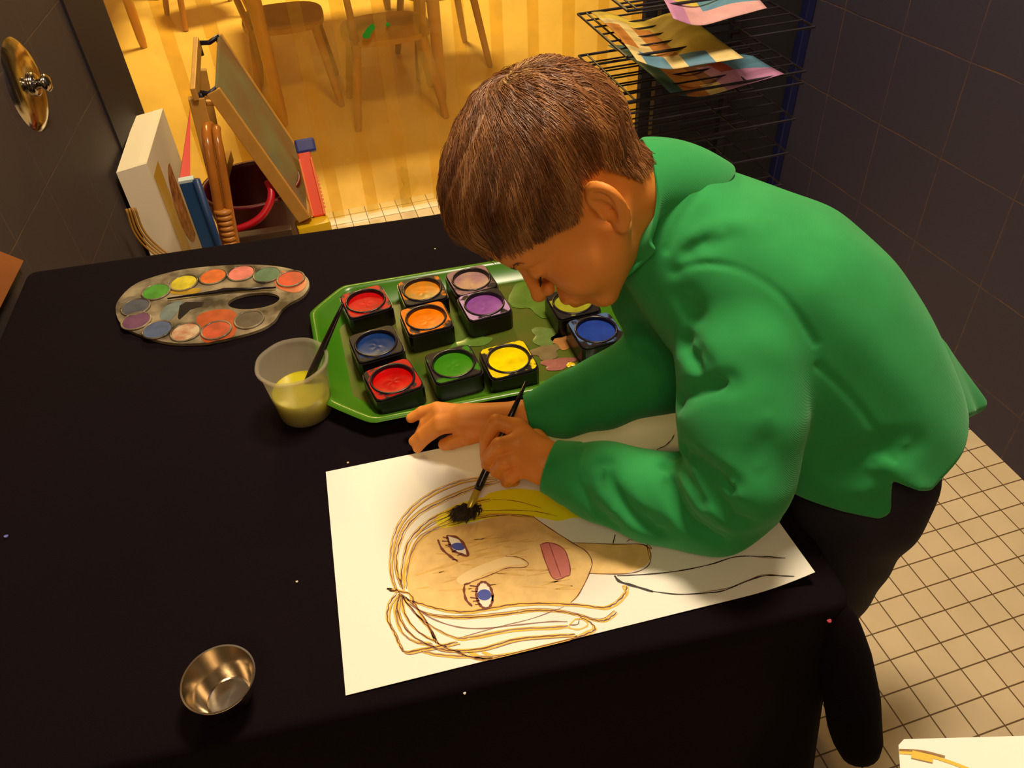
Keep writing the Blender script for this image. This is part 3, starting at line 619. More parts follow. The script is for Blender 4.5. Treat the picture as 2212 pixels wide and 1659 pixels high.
W8([(1345,600),(1400,588),(1480,620),(1515,690),(1525,770),(1500,790),(1430,805),(1385,720),(1345,600)], 'lip', .0012, dz=.0006); W8([(1400,590),(1420,650),(1445,720),(1470,790)], 'lip', .0011, dz=.0006)
# eyes
fill(d8([(795,548),(850,562),(890,600),(912,655),(860,650),(825,630),(803,590)]), 'white', .0004); fill(d8([(818,600),(850,588),(885,596),(900,615),(880,632),(845,632),(820,618)]), 'blue', .0005)
W8([(790,545),(850,558),(892,600),(915,665),(870,655),(822,632),(803,590),(788,545)], 'marker', .0026, dz=.0006); W8([(735,570),(760,625),(810,670),(855,700)], 'marker', .0024, dz=.0006)
for L_ in ([(765,555),(795,562)], [(760,578),(800,580)], [(780,605),(815,600)], [(820,645),(845,635)], [(850,665),(880,655)], [(820,690),(850,690)]): W8(L_, 'marker', .0022, dz=.0006, sm=False)
an = np.linspace(0, 2*math.pi, 14, endpoint=False)
fill(d8([(1014+46*math.cos(a)+8*math.sin(a), 902+76*math.sin(a)) for a in an]), 'white', .0004); fill(d8([(1013+42*math.cos(a), 900+33*math.sin(a)) for a in an]), 'blue', .0005)
W8([(1014+48*math.cos(a)+8*math.sin(a), 902+79*math.sin(a)) for a in np.r_[an, an[:2]]], 'marker', .0026, dz=.0006); W8([(895,838),(892,880),(905,930),(940,968)], 'marker', .0024, dz=.0006); W8([(890,838),(930,830)], 'marker', .002, dz=.0006)
for L_ in ([(925,845),(972,850)], [(935,878),(975,880)], [(928,915),(978,922)], [(945,938),(985,935)], [(958,958),(990,955)]): W8(L_, 'marker', .0022, dz=.0006, sm=False)
z6 = lambda L_: [(1200+x/3.607, 860+y/3.607) for x, y in L_]
stroke(z6([(460,1385),(500,1430),(600,1462),(760,1510)]), 'black', .0026, .0006); stroke(z6([(740,1505),(950,1530),(1150,1522),(1300,1505),(1450,1445),(1600,1392),(1700,1385),(1860,1390)]), 'black', .0012, .0006)
stroke(z6([(1150,1515),(1350,1480),(1500,1420),(1620,1378),(1740,1380)]), 'pencil', .0008, .0006)
stroke(z6([(480,1385),(700,1375),(950,1350),(1200,1300),(1400,1240),(1600,1235),(1790,1248)]), 'black', .0012, .0006); stroke(z6([(1380,1245),(1480,1232),(1650,1248),(1790,1250)]), 'pencil', .0008, .0006)
stroke(z6([(465,1065),(448,1135)]), 'black', .0024, .0006, sm=False); stroke(z6([(750,460),(800,400),(850,375),(900,330),(925,285)]), 'black', .0011, .0006); stroke(z6([(550,1125),(580,1105),(620,1110)]), 'pencil', .001, .0006)
paper = b.build('drawing_paper', [M_PAPER]+[pm[k] for k in keys], None, False)
tag(paper, 'white paper with a half painted portrait of a blond face under the boy\'s arm', 'drawing')
# paper at the bottom right corner on a small stand
z2 = .74; q0 = Z(1940, 1597, z2); q1 = Z(2230, 1589, z2); q2 = Z(1946, 1680, z2); dx = q1-q0; dx /= np.linalg.norm(dx); dy = q2-q0; dy /= np.linalg.norm(dy)
b = MB(); P2 = lambda u, v, dz=0: q0+dx*u+dy*v+np.array([0, 0, dz]); qq = [P2(.004, 0), P2(.32, 0), P2(.32, .4), P2(0, .4), P2(0, .004)]
b.add(qq+[p-[0, 0, .0006] for p in qq], [(0, 1, 2, 3, 4), (9, 8, 7, 6, 5)]+[(i, i+5, (i+1) % 5+5, (i+1) % 5) for i in range(5)])
for (a, w_, k) in (([(0, .009), (.012, .0105), (.026, .014), (.045, .022), (.06, .032)], .0022, 1), ([(.0, .0075), (.015, .0088), (.03, .013)], .0012, 2), ([(.008, .0108), (.022, .0145)], .005, 3)):
    q = spline([np.array(x) for x in a], 6); vs = []
    for i, p in enumerate(q):
        t = q[min(i+1, len(q)-1)]-q[max(i-1, 0)]; t /= np.linalg.norm(t); nr = np.array([-t[1], t[0]])
        for s_ in (-1, 1): x = p+nr*w_/2*s_; vs.append(P2(max(x[0], 0), max(x[1], 0), .0004*k))
    b.add(vs, [(2*i, 2*i+2, 2*i+3, 2*i+1) for i in range(len(q)-1)], min(k, 2) if k != 3 else 1)
tag(b.build('drawing_paper', [M_PAPER, pm['ochre'], pm['wash']]), 'corner of another white paper with a yellow crayon line, bottom right of the photo', 'drawing')
e = empty('side_stand', (*P2(.2, .2)[:2], 0), 'small stand carrying the other drawing', 'stand'); sp = P2(.2, .22)
b = MB(); b.box((sp[0], sp[1], z2-.012), (.2, .2, .02)); b.build('stand_top', M_TAB, e); b = MB(); b.box((sp[0], sp[1], (z2-.022)/2), (.05, .05, z2-.022)); b.build('stand_post', M_TAB, e)
# little specks of paint and dust on the cloth
def speck(px, py, r, c_, label):
    p = Z(px, py, TB); b_ = MB(); b_.prism([(p[0]+r*(1+.25*math.sin(3*a))*math.cos(a), p[1]+r*(1+.2*math.cos(2*a))*math.sin(a)) for a in np.linspace(0, 6.28, 11)[:-1]], TB+.0004, TB+.0018)
    tag(b_.build('paint_speck', mat('speck', srgb(*c_), .5)), label, 'speck', 'specks on the black cloth')
speck(1791, 1343, .0022, (170, 10, 50), 'tiny red speck on the black cloth near its hanging corner'); speck(642, 1258, .0013, (220, 200, 170), 'pale speck on the black cloth left of the drawing')
speck(1004, 1499, .0013, (200, 190, 190), 'pale speck on the black cloth below the drawing'); speck(14, 1160, .0022, (110, 120, 190), 'pale blue speck on the cloth at the left edge of the photo')
speck(752, 1001, .0014, (190, 180, 160), 'pale speck just above the drawing\'s top left corner'); speck(940, 539, .0012, (200, 190, 170), 'pale speck on the cloth behind the boy\'s hair')
# ================================================================== GREEN TRAY
e = empty('green_tray', (.18, .85, TB), 'shallow green plastic tray with cut corners holding the paint pots', 'tray')
M_TR = mat('green_plastic', srgb(56, 112, 18), .25, **{'Specular IOR Level': .3}, col2=srgb(70, 118, 24), noise_scale=5)
M_TRI = mat('green_plastic_smeared', srgb(54, 88, 18), .3, **{'Specular IOR Level': .2}, noise_amt=.0, noise_scale=16, col2=srgb(84, 84, 30))
tcn = [np.array(q) for q in ((-.037, 1.020), (.402, .990), (.392, .688), (-.043, .716))]
def tray_ring(inset, z, cut=.055):
    c0 = sum(tcn)/4; P = []
    for i in range(4):
        a, p, q = tcn[i-1], tcn[i], tcn[(i+1) % 4]; da = (a-p)/np.linalg.norm(a-p); dq = (q-p)/np.linalg.norm(q-p); pi = p+(da+dq)*inset; k = cut-inset*.35
        A, B_ = pi+da*k, pi+dq*k; A2, B2 = pi+da*k*.72+dq*k*.10, pi+dq*k*.72+da*k*.10
        P += [pi+da*k*1.25, A, pi+da*k*.8+dq*k*.14, pi+da*k*.14+dq*k*.8, B_, pi+dq*k*1.25]
    sm_ = []
    for i, p in enumerate(P): sm_ += [p*.75+P[i-1]*.25, p*.75+P[(i+1) % len(P)]*.25]
    return [(p[0], p[1], z) for p in sm_]
rg = [tray_ring(.036, TB+.0035), tray_ring(.030, TB+.0055), tray_ring(.010, TB+.021), tray_ring(.0065, TB+.0245), tray_ring(.001, TB+.0245), tray_ring(-.001, TB+.0225), tray_ring(.0005, TB+.021), tray_ring(.0045, TB+.021), tray_ring(.008, TB+.019), tray_ring(.028, TB+.0022), tray_ring(.036, TB+.0014)]
n = len(rg[0]); b = MB(); b.add([v for r in rg for v in r], [(k*n+i, k*n+(i+1) % n, (k+1)*n+(i+1) % n, (k+1)*n+i) for k in range(len(rg)-1) for i in range(n)]+[tuple((len(rg)-1)*n+i for i in range(n))])
o = b.build('tray_rim', M_TR, e, True); smooth_by_angle(o, 50)
b = MB(); b.add([(x, y, z+.0002) for x, y, z in rg[0]], [tuple(range(n))]); b.build('tray_floor', M_TRI, e)
def puddle(cx, cy, rx, ry, c_, name='paint_puddle', par=None, z=None, rough=.2, seed=0):
    p = Z(cx, cy, TB+.0045) if z is None else Z(cx, cy, z); b_ = MB(); A = np.linspace(0, 2*math.pi, 26, endpoint=False)
    f = lambda a: 1+.22*math.sin(3*a+seed)+.12*math.sin(5*a+2*seed)
    b_.add([p+[rx*f(a)*math.cos(a), ry*f(a)*math.sin(a), 0] for a in A]+[p+[0, 0, .0006]]+[p+[.8*rx*f(a)*math.cos(a), .8*ry*f(a)*math.sin(a), .0006] for a in A], [(27+i, 27+(i+1) % 26, 26) for i in range(26)]+[(i, (i+1) % 26, 27+(i+1) % 26, 27+i) for i in range(26)])
    return b_.build(name, mat('puddle', srgb(*c_), rough, noise_amt=.25, noise_scale=50), par, True)
M0 = e
for i, a in enumerate([(1180, 760, .02, .016, (120, 104, 70)), (1205, 785, .022, .012, (150, 92, 84)), (1185, 725, .026, .02, (96, 120, 60)), (1232, 787, .006, .005, (220, 180, 30)), (1020, 738, .03, .012, (96, 130, 50)), (1150, 640, .03, .05, (84, 118, 40)), (1210, 735, .012, .02, (160, 110, 60)), (690, 660, .004, .003, (150, 190, 60))]):
    if i < 7: puddle(*a, par=M0, seed=i)
# ------------------------------------------------------------------ square paint pots
M_BLK = mat('black_pot_plastic', (.010, .006, .010), .25)
def pot(px, py, rz, c_, label, fillc=None, top=True, s=.0665, level=.004, gloss=.25, stain=None, mix=None):
    zt_ = TB+.0042+.031; p = Z(px, py, zt_); x, y = p[0], p[1]; e_ = empty('paint_pot', (x, y, TB+.004), label, 'paint pot', 'square black paint pots on the green tray'); M = yaw(rz)
    o3 = np.array([x, y, 0]); z0 = TB+.0040; h2 = s/2; rw = .0262; N = 48; A = np.linspace(-math.pi, math.pi, N, endpoint=False)+math.pi/N
    def sq(r, z, rc=.16):
        out = []
        for a in A:
            c1, s1 = math.cos(a), math.sin(a); k = (abs(c1)**9+abs(s1)**9)**(-1/9); out.append(o3+M@np.array([r*k*c1, r*k*s1, z]))
        return out
    circ = lambda r, z: [o3+M@np.array([r*math.cos(a), r*math.sin(a), z]) for a in A]
    R_ = [sq(h2-.001, z0), sq(h2, z0+.001), sq(h2, zt_-.0035), sq(h2-.0014, zt_-.0035), sq(h2-.0014, zt_-.0008), sq(h2-.0024, zt_)]
    b_ = MB(); b_.add([v for r in R_ for v in r], [(k*N+i, k*N+(i+1) % N, (k+1)*N+(i+1) % N, (k+1)*N+i) for k in range(len(R_)-1) for i in range(N)]+[tuple(range(N))[::-1]])
    smooth_by_angle(b_.build('pot_body', M_BLK, e_), 35)
    R_ = [circ(rw+.0034, zt_-.0002), circ(rw+.0028, zt_+.0017), circ(rw+.0008, zt_+.0017), circ(rw, zt_), circ(rw-.0004, zt_-.012)]
    b_ = MB(); b_.add([v for r in R_ for v in r], [(k*N+i, k*N+(i+1) % N, (k+1)*N+(i+1) % N, (k+1)*N+i) for k in range(len(R_)-1) for i in range(N)]); b_.build('well_rim', M_BLK, e_, True)
    R_ = [sq(h2-.0024, zt_), circ(rw+.0032, zt_)]
    b_ = MB(); b_.add([v for r in R_ for v in r], [(k*N+i, k*N+(i+1) % N, (k+1)*N+(i+1) % N, (k+1)*N+i) for k in range(len(R_)-1) for i in range(N)])
    sc_ = stain or c_; mt = mat('stained_top', srgb(*sc_), .4, **{'Specular IOR Level': .12}); nt = mt.node_tree; bs = nt.nodes['Principled BSDF']; tcn_ = nt.nodes['Texture Coordinate']
    nz = nd(nt, 'ShaderNodeTexNoise', Scale=38.0, Detail=3.0); mpg = nd(nt, 'ShaderNodeMapping'); mpg.inputs['Location'].default_value = (px*.1, py*.1, 0); nt.links.new(tcn_.outputs['Object'], mpg.inputs[0]); nt.links.new(mpg.outputs[0], nz.inputs['Vector'])
    rp = nt.nodes.new('ShaderNodeValToRGB'); rp.color_ramp.elements[0].position = .5-(.05 if top else -.05); rp.color_ramp.elements[1].position = .55-(.05 if top else -.05)
    rp.color_ramp.elements[0].color = (.015, .01, .012, 1); rp.color_ramp.elements[1].color = (*[k*.8 for k in srgb(*sc_)], 1); nt.links.new(nz.outputs['Fac'], rp.inputs['Fac']); nt.links.new(rp.outputs['Color'], bs.inputs['Base Color'])
    smooth_by_angle(b_.build('pot_top', mt, e_), 35)
    b_ = MB(); vs = [o3+[0, 0, zt_-level-.0012]]; fs_ = []; rings_ = 7
    for k in range(1, rings_+1):
        for a in A:
            r = (rw-.0003)*k/rings_; w = .0003*math.sin(9*r/.026+3*math.sin(a+px))*math.sin(2*a+px)*(1-k/rings_)+(.0012*(k/rings_)**3); vs.append(o3+M@np.array([r*math.cos(a), r*math.sin(a), zt_-level-.0012+w]))
    fs_ += [(0, 1+i, 1+(i+1) % N) for i in range(N)]+[(1+(k-1)*N+i, 1+(k-1)*N+(i+1) % N, 1+k*N+(i+1) % N, 1+k*N+i) for k in range(1, rings_) for i in range(N)]
    b_.add([np.array(v) for v in vs], [f[::-1] for f in fs_]); m_ = mat('poster_paint', srgb(*c_), gloss, **{'Specular IOR Level': .08}, noise_scale=45, col2=srgb(*(mix or [int(k*.86) for k in c_])))
    b_.build('paint', m_, e_, True)
pot(790, 650, .12, (184, 8, 12), 'square pot of red paint at the far left corner of the tray', gloss=.4)
pot(812, 741, .10, (22, 52, 110), 'square pot of dark blue paint between the two red pots', top=False)
pot(848, 818, .16, (188, 5, 7), 'square pot of bright red paint at the tray\'s near left corner')
pot(912, 625, .02, (204, 118, 4), 'square pot of orange paint muddied with grey, in the far row', top=False, mix=(150, 120, 50))
pot(920, 686, .05, (232, 120, 0), 'square pot of clean bright orange paint in the middle of the tray')
pot(1018, 604, .08, (150, 112, 116), 'square pot of greyish mauve paint at the far edge of the tray', mix=(176, 140, 110))
pot(1046, 656, .06, (140, 78, 158), 'square pot of violet paint beside the bright orange pot', stain=(190, 150, 196))
pot(979, 785, .05, (52, 124, 12), 'square pot of green paint in the near row', top=False, mix=(52, 120, 20))
pot(1098, 775, .03, (236, 208, 6), 'square pot of wet yellow paint in the near row', gloss=.12, level=.002)
pot(1288, 712, .02, (36, 62, 150), 'square pot of shiny blue paint beside the boy\'s far sleeve', gloss=.1, stain=(84, 110, 160))
pot(1237, 652, .0, (150, 150, 40), 'square black pot hidden under the boy\'s nose', top=False)
# ------------------------------------------------------------------ white oval palette
zpl = TB+.006
outl = [(250, 672), (256, 648), (285, 618), (325, 600), (390, 583), (470, 574), (560, 572), (625, 580), (660, 596), (668, 616), (655, 638), (626, 655), (606, 672), (592, 693), (560, 712), (500, 729), (430, 741), (360, 739), (300, 722), (262, 700)]
O_ = spline([Z(x, y, zpl)[:2] for x, y in outl], 4, True); cO = np.mean(O_, 0)
e = empty('paint_palette', (*cO, TB), 'worn white plastic oval palette with twelve dried colours and a thumb hole', 'palette')
M_PL = mat('smeared_palette_plastic', srgb(158, 143, 115), .2, **{'Specular IOR Level': .3}, noise_scale=24, col2=srgb(70, 62, 48))
hole = [Z(548+57*math.cos(a)*.98+0*math.sin(a), 650+17*math.sin(a)-6*math.cos(a), zpl)[:2] for a in np.linspace(0, 2*math.pi, 32, endpoint=False)]
bm = bmesh.new(); ov = [bm.verts.new((*p, zpl)) for p in O_]; hv = [bm.verts.new((*p, zpl)) for p in hole]
eo = [bm.edges.new((ov[i], ov[(i+1) % len(ov)])) for i in range(len(ov))]; eh = [bm.edges.new((hv[i], hv[(i+1) % len(hv)])) for i in range(len(hv))]
bmesh.ops.triangle_fill(bm, edges=eo+eh, use_beauty=True)
wells = [(337, 630, (70, 150, 40)), (397, 611, (214, 196, 36)), (460, 597, (226, 104, 30)), (521, 590, (226, 118, 108)), (577, 593, (70, 110, 84)), (628, 602, (204, 60, 34)), (293, 663, (74, 78, 92)), (294, 693, (112, 66, 104)), (340, 712, (78, 96, 136)), (401, 717, (196, 170, 140)), (467, 713, (196, 74, 40)), (538, 690, (84, 72, 60))]
r = bmesh.ops.extrude_edge_only(bm, edges=eo+eh); ve = [v for v in r['geom'] if isinstance(v, bmesh.types.BMVert)]
for v in ve: v.co.z = TB+.0012
me = bpy.data.meshes.new('palette_body'); bm.to_mesh(me); bm.free(); pb_ = link('palette_body', me, M_PL, e)
bm = bmesh.new(); bm.from_mesh(me); bmesh.ops.recalc_face_normals(bm, faces=bm.faces); bm.to_mesh(me); bm.free()
wn = ['green', 'yellow', 'orange', 'pink', 'dark green', 'red', 'grey blue', 'purple', 'blue', 'dirty white', 'red orange', 'dark grey']
axp = Z(570, 600, zpl)-Z(400, 625, zpl); axp /= np.linalg.norm(axp)
for (x, y, c_), w_ in zip(wells, wn):
    p = Z(x, y, zpl+.0015); rx = .0205
    b = MB(); b.lathe([(rx+.002, -.001), (rx+.0018, .001), (rx, .0014), (rx-.0008, .0004), (rx-.0012, -.0006)], p, 36, mi=0); wl_ = b.build('well', M_PL, e, True); wl_['label'] = w_+' well'
    b = MB(); b.lathe([(0, .0002), (rx*.55, .0004), (rx-.0009, .0002)], p, 36); b.build('paint_cake', mat('dried_paint', srgb(*c_), .5, noise_scale=55, col2=srgb(*([156, 84, 50] if w_ == 'dirty white' else [int(k*.82) for k in c_]))), wl_, True)
def pdl(pts, c_, k, z=zpl+.0004): 
    q = spline([Z(x, y, z) for x, y in pts], 4, True); c0 = np.mean(q, 0); b_ = MB(); b_.add([c0+[0, 0, .0003]]+q, [(0, i+1, (i+1) % len(q)+1) for i in range(len(q))]); b_.build('paint_smear', mat('smear_'+k, srgb(*c_), .3, noise_amt=.35, noise_scale=50), pb_)
pdl([(430, 680), (470, 668), (505, 672), (512, 695), (505, 725), (470, 735), (440, 738), (425, 700)], (186, 84, 44), 'orange'); pdl([(592, 600), (600, 585), (650, 592), (662, 615), (640, 632), (600, 622)], (196, 90, 56), 'red')
pdl([(345, 680), (360, 660), (392, 650), (385, 670), (370, 690), (352, 692)], (116, 130, 128), 'grey'); pdl([(370, 628), (430, 622), (425, 633), (380, 636)], (190, 150, 40), 'yellow', ); pdl([(262, 655), (280, 640), (320, 645), (300, 652)], (120, 110, 96), 'mud')
b = MB(); q = [Z(x, y, zpl+.0005) for x, y in ((388, 660), (402, 652), (440, 652), (436, 662), (412, 668), (388, 690), (384, 686))]; b.add(q, [tuple(range(len(q)))]); b.build('brush_slot', M_BLK, e)
b = MB(); zb = zpl+.0045; b.tube([Z(362, 645, zb), Z(420, 637, zb), Z(470, 630, zb), Z(484, 627, zb), Z(520, 625, zb), Z(596, 621, zb)], [.0012, .002, .003, .0038, .003, .0014], 10)
tag(b.build('paintbrush', M_BLK, None, True), 'short black paintbrush lying across the oval palette', 'paintbrush')
# ------------------------------------------------------------------ water cup with brush
M_CUP = mat('cloudy_plastic', srgb(226, 214, 190), .35, **{'Transmission Weight': .6, 'IOR': 1.2}); M_CUP.node_tree.nodes['Principled BSDF'].inputs['Alpha'].default_value = .42
zr = TB+.088; cc = Z(657, 884, TB+.001); rc_ = Z(624, 776, zr); cc = np.array([(cc[0]*.5+rc_[0]*.5)+.003, (cc[1]*.5+rc_[1]*.5)-.004, 0]); 
e = empty('water_cup', (cc[0], cc[1], TB), 'cloudy white plastic cup of yellow green water holding a black brush', 'cup')
R0_, R1_ = .0335, .0425
b = MB(); b.lathe([(0, TB+.0012), (R0_-.003, TB+.0012), (R0_, TB+.004), (R1_-.001, zr-.004), (R1_+.0022, zr-.004), (R1_+.0026, zr-.0005), (R1_+.0012, zr), (R1_-.0018, zr-.001), (R1_-.0025, zr-.004), (R0_-.0012, TB+.005), (R0_-.004, TB+.003), (0, TB+.003)], cc, 56, rfun=lambda a, z: 1+(.018*math.sin(3*a+1)*math.sin(5*a) if z > zr-.006 else 0)); b.build('cup_body', M_CUP, e, True)
M_WAT = mat('yellow_water', srgb(206, 196, 30), .12, **{'Transmission Weight': .25}); zw = TB+.040
b = MB(); rw_ = lambda z: (R0_-.0016)+(R1_-R0_-.001)*(z-TB-.004)/(zr-TB-.008); b.lathe([(0, TB+.0034), (rw_(TB+.0034)-.002, TB+.0034), (rw_(TB+.006), TB+.006), (rw_(zw), zw), (rw_(zw)-.0015, zw-.0006), (0, zw-.0006)], cc, 56); b.build('water', M_WAT, e, True)
tip = Dp(642, 806, 1.094); tipb = cc+np.array([-.006, .012, TB+.012]); topb = Z(741, 656, TB+.148)
b = MB(); dB = topb-tipb; b.tube([tipb+dB*k for k in (0, .1, .3, .6, .85, 1)], [.002, .0048, .0052, .0042, .003, .0018], 12)
tag(b.build('paintbrush', M_BLK, None, True), 'black handled brush standing in the plastic water cup', 'paintbrush')
# ------------------------------------------------------------------ steel cup
M_ST = mat('brushed_steel', (.66, .58, .46), .16, 1.0); nt = M_ST.node_tree
M_ST.node_tree.nodes['Principled BSDF'].inputs['Anisotropic'].default_value = .6
c0 = Z(500, 1506, TB); c1 = Z(469, 1470, TB+.038); cs = np.array([(c0[0]+c1[0])/2, (c0[1]+c1[1])/2, 0])
b = MB(); z_ = TB+.0008; b.lathe([(0, z_), (.0195, z_), (.0210, z_+.0012), (.0322, z_+.0370), (.0336, z_+.0382), (.0336, z_+.0390), (.0320, z_+.0387), (.0202, z_+.0024), (.0188, z_+.0014), (0, z_+.0014)], cs, 64)
o = b.build('steel_cup', M_ST, None, True); smooth_by_angle(o, 30); tag(o, 'small empty stainless steel cup on the black cloth at lower left', 'cup')
# ================================================================== THE BOY
HR = np.array([[-.5693, -.1873, -.8005], [-.1520, -.9329, .3263], [-.8080, .3075, .5027]])     # columns: face forward, left, up
HT = np.array([.2455, .6145, .9190])
def orth(v, *us):
    v = np.array(v, float)
    for u in us: v = v-u*(v@u)
    return v/np.linalg.norm(v)
def h2w(p): return HT+HR@(np.array(p, float)/100)
def w2h(p): return HR.T@(np.array(p, float)-HT)*100
HIP = np.array([.538, .462, .598]); NK = np.array([.345, .633, .870])
sA = (NK-HIP); LT = np.linalg.norm(sA); sA = sA/LT; lA = orth([-.38, -.91, .15], sA); bA = np.cross(sA, lA); bA = bA if bA[2] > 0 else -bA
TM = np.array([lA, bA, sA]).T.astype(np.float32)
# ---------------------------------------------------------------- skin material
def skin_mat():
    m = mat('skin', srgb(238, 150, 66), .5, noise_amt=.10, noise_scale=14, bump=.05, bump_scale=500); b_ = m.node_tree.nodes['Principled BSDF']
    b_.inputs['Subsurface Weight'].default_value = .12; b_.inputs['Subsurface Radius'].default_value = (.012, .004, .002); b_.inputs['Subsurface Scale'].default_value = .35
    b_.inputs['Specular IOR Level'].default_value = .35; return m
M_SKIN = skin_mat()
# ---------------------------------------------------------------- head in its own frame, centimetres
ear_up = orth([-.34, .10, .93]); ear_out = orth([-.62, .66, -.10], ear_up); ear_n = np.cross(ear_up, ear_out)      # plane of the ear flap
EO = np.array([.0, 6.55, -.45])
def E_(a, o, n=0.0): return EO+(ear_up*a+ear_out*o+ear_n*n)*.84
helix = [E_(.2, .5), E_(.9, .15), E_(1.9, .05), E_(2.7, .6), E_(3.1, 1.45), E_(2.9, 2.3), E_(2.2, 2.95), E_(1.2, 3.05), E_(.2, 2.7), E_(-.8, 2.1), E_(-1.6, 1.5), E_(-2.2, .95)]
helix = spline(helix, 3)
anti = spline([E_(2.2, 1.0, -.1), E_(2.0, 1.7, 0), E_(1.2, 2.1, .1), E_(.3, 1.95, .15), E_(-.6, 1.4, .1), E_(-1.1, .9, .1)], 3)
sgn = 1 if (ear_n@np.array([0, 1, 0])) > 0 else -1
neck_a = np.array([-1.8, 0, -1.0]); neck_b = w2h(NK)
def f_ear(P, mir):
    Q = P.copy()
    if mir: Q[:, 1] = -Q[:, 1]
    d = s_chain(Q, helix, [.36]*len(helix))
    M = np.array([ear_up, ear_out, ear_n]).T
    bowl = s_ell(Q, E_(.7, 1.4, -.25*sgn), (2.7, 1.75, .30), M)
    d = smin(d, bowl, .35); d = smin(d, s_chain(Q, anti, [.26]*len(anti)), .22)
    d = smin(d, s_ell(Q, E_(-2.0, 1.0, -.05), (.85, .75, .38), M), .35)                       # lobe
    d = smin(d, s_ell(Q, E_(-.1, .25, .2*sgn), (.55, .32, .4), M), .2)                        # tragus
    d = smax(d, -s_ell(Q, E_(.25, 1.25, .50*sgn), (1.05, .70, .75), M), .18)                    # concha
    return d
def f_head(P):
    Pm = P.copy(); Pm[:, 1] = np.abs(Pm[:, 1])
    d = s_ell(P, (-.2, 0, 4.9), (8.6, 7.1, 7.4))
    d = smin(d, s_ell(P, (2.6, 0, 4.6), (6.2, 6.1, 5.7)), 1.5)
    d = smin(d, s_ell(P, (3.2, 0, -1.2), (5.3, 5.0, 6.2)), 1.8)
    d = smin(d, s_ell(Pm, (5.3, 3.1, -2.2), (2.8, 2.6, 2.9)), 1.4)                           # cheeks
    d = smin(d, s_cone(Pm, (.6, 4.6, -2.6), (6.8, 1.6, -6.0), 1.5, 1.35), 1.6)                # jaw
    d = smin(d, s_ell(P, (7.35, 0, -6.1), (1.35, 1.5, 1.2)), 1.2)
    d = smin(d, s_cone(Pm, (8.0, .8, 3.2), (6.7, 4.0, 2.8), .75, .7), .9)                     # brow
    d = smax(d, -s_ell(Pm, (9.3, 2.9, 1.5), (1.55, 1.5, .95)), .9)                            # socket
    d = smin(d, s_ell(Pm, (7.15, 2.9, 1.35), (1.25, 1.45, 1.1)), .3)                          # lid
    d = smax(d, -s_chain(Pm, [(8.35, 1.6, 1.0), (8.55, 2.4, .62), (8.35, 3.3, .66), (7.75, 4.1, 1.0)], [.09, .1, .1, .08]), .12)
    d = smin(d, s_cone(P, (8.3, 0, 2.2), (9.95, 0, -.6), .55, .80), .7)                       # nose
    d = smin(d, s_ell(P, (10.2, 0, -.75), (.85, .85, .75)), .4)
    d = smin(d, s_sph(Pm, (9.2, .95, -1.05), .62), .4)
    d = smax(d, -s_ell(Pm, (9.7, .5, -1.65), (.4, .26, .4)), .15)
    d = smin(d, s_ell(P, (8.6, 0, -3.6), (1.15, 2.3, 1.6)), .9)                               # muzzle
    d = smin(d, s_ell(P, (9.35, 0, -3.15), (.62, 1.75, .45)), .3); d = smin(d, s_ell(P, (9.2, 0, -4.15), (.62, 1.5, .5)), .3)
    d = smax(d, -s_chain(P, [(8.6, -2.1, -3.75), (9.75, -.8, -3.62), (9.9, 0, -3.66), (9.75, .8, -3.62), (8.6, 2.1, -3.75)], [.12]*5), .15)
    d = smin(d, s_cone(P, neck_a, neck_b, 4.3, 4.7), 1.6)
    d = smin(d, np.minimum(f_ear(P, False), f_ear(P, True)), .35)
    # end of the neck inside the collar
    ax = (neck_b-neck_a)/np.linalg.norm(neck_b-neck_a); cut = (P-v3(*(neck_b+ax*2)))@ax.astype(np.float32)
    return smax(d, cut, .5)
V, Q = surface(f_head, (-13, -10, min(-14, neck_b[2]-5)), (12, 10, 13), .15)
V = relax(V, Q, 2, .5)
headV = HT+(V/100)@HR.T; parts = [(headV, Q)]
# ---------------------------------------------------------------- hands
def hand(wr, palm, fingers, thumb, k=.006):
    def f(P):
        d = s_chain(P, wr[0], wr[1])
        for a, b_, ra, rb in palm: d = smin(d, s_cone(P, a, b_, ra, rb), .010)
        for pts, rs in fingers+[thumb]:
            d2 = s_chain(P, pts, rs, .002); d = smin(d, d2, .0045)
        return d
    return f
R5 = [.0088, .0080, .0074, .0062]
def J(*a): return [Z(x, y, z) for x, y, z in a]
# left hand holding the brush
Lw = J((1330, 1052, .640), (1205, 1012, .643), (1172, 998, .645))
Li = J((1118, 925, .664), (1072, 911, .672), (1050, 946, .650), (1049, 988, .624)); Lm = J((1124, 952, .660), (1078, 962, .664), (1055, 988, .638), (1056, 1010, .612))
Lr = J((1130, 980, .650), (1090, 998, .648), (1073, 1018, .622), (1086, 1026, .604)); Lp = J((1138, 1008, .638), (1104, 1030, .628), (1095, 1040, .606), (1112, 1040, .598))
Lt = J((1158, 950, .634), (1110, 945, .630), (1075, 975, .622), (1053, 1003, .612))
fL = hand((Lw, [.025, .0225, .021]), [(Lw[2], Li[0], .019, .0115), (Lw[2], Lm[0], .020, .0120), (Lw[2], Lr[0], .020, .0115), (Lw[2], Lp[0], .018, .0105), (Lw[1], Lt[0], .018, .012)],
          [(Li, [.0105, .0088, .0078, .0066]), (Lm, [.0105, .0088, .0078, .0066]), (Lr, [.0100, .0084, .0074, .0064]), (Lp, [.0092, .0076, .0068, .0058])], (Lt, [.0115, .0100, .0088, .0072]))
V, Q = surface(fL, Lw[0]*0+np.min([*Lw, *Li, *Lm, *Lp], 0)-.03, np.max([*Lw, *Li, *Lm, *Lp], 0)+.03, .0012); parts.append((relax(V, Q, 1), Q))
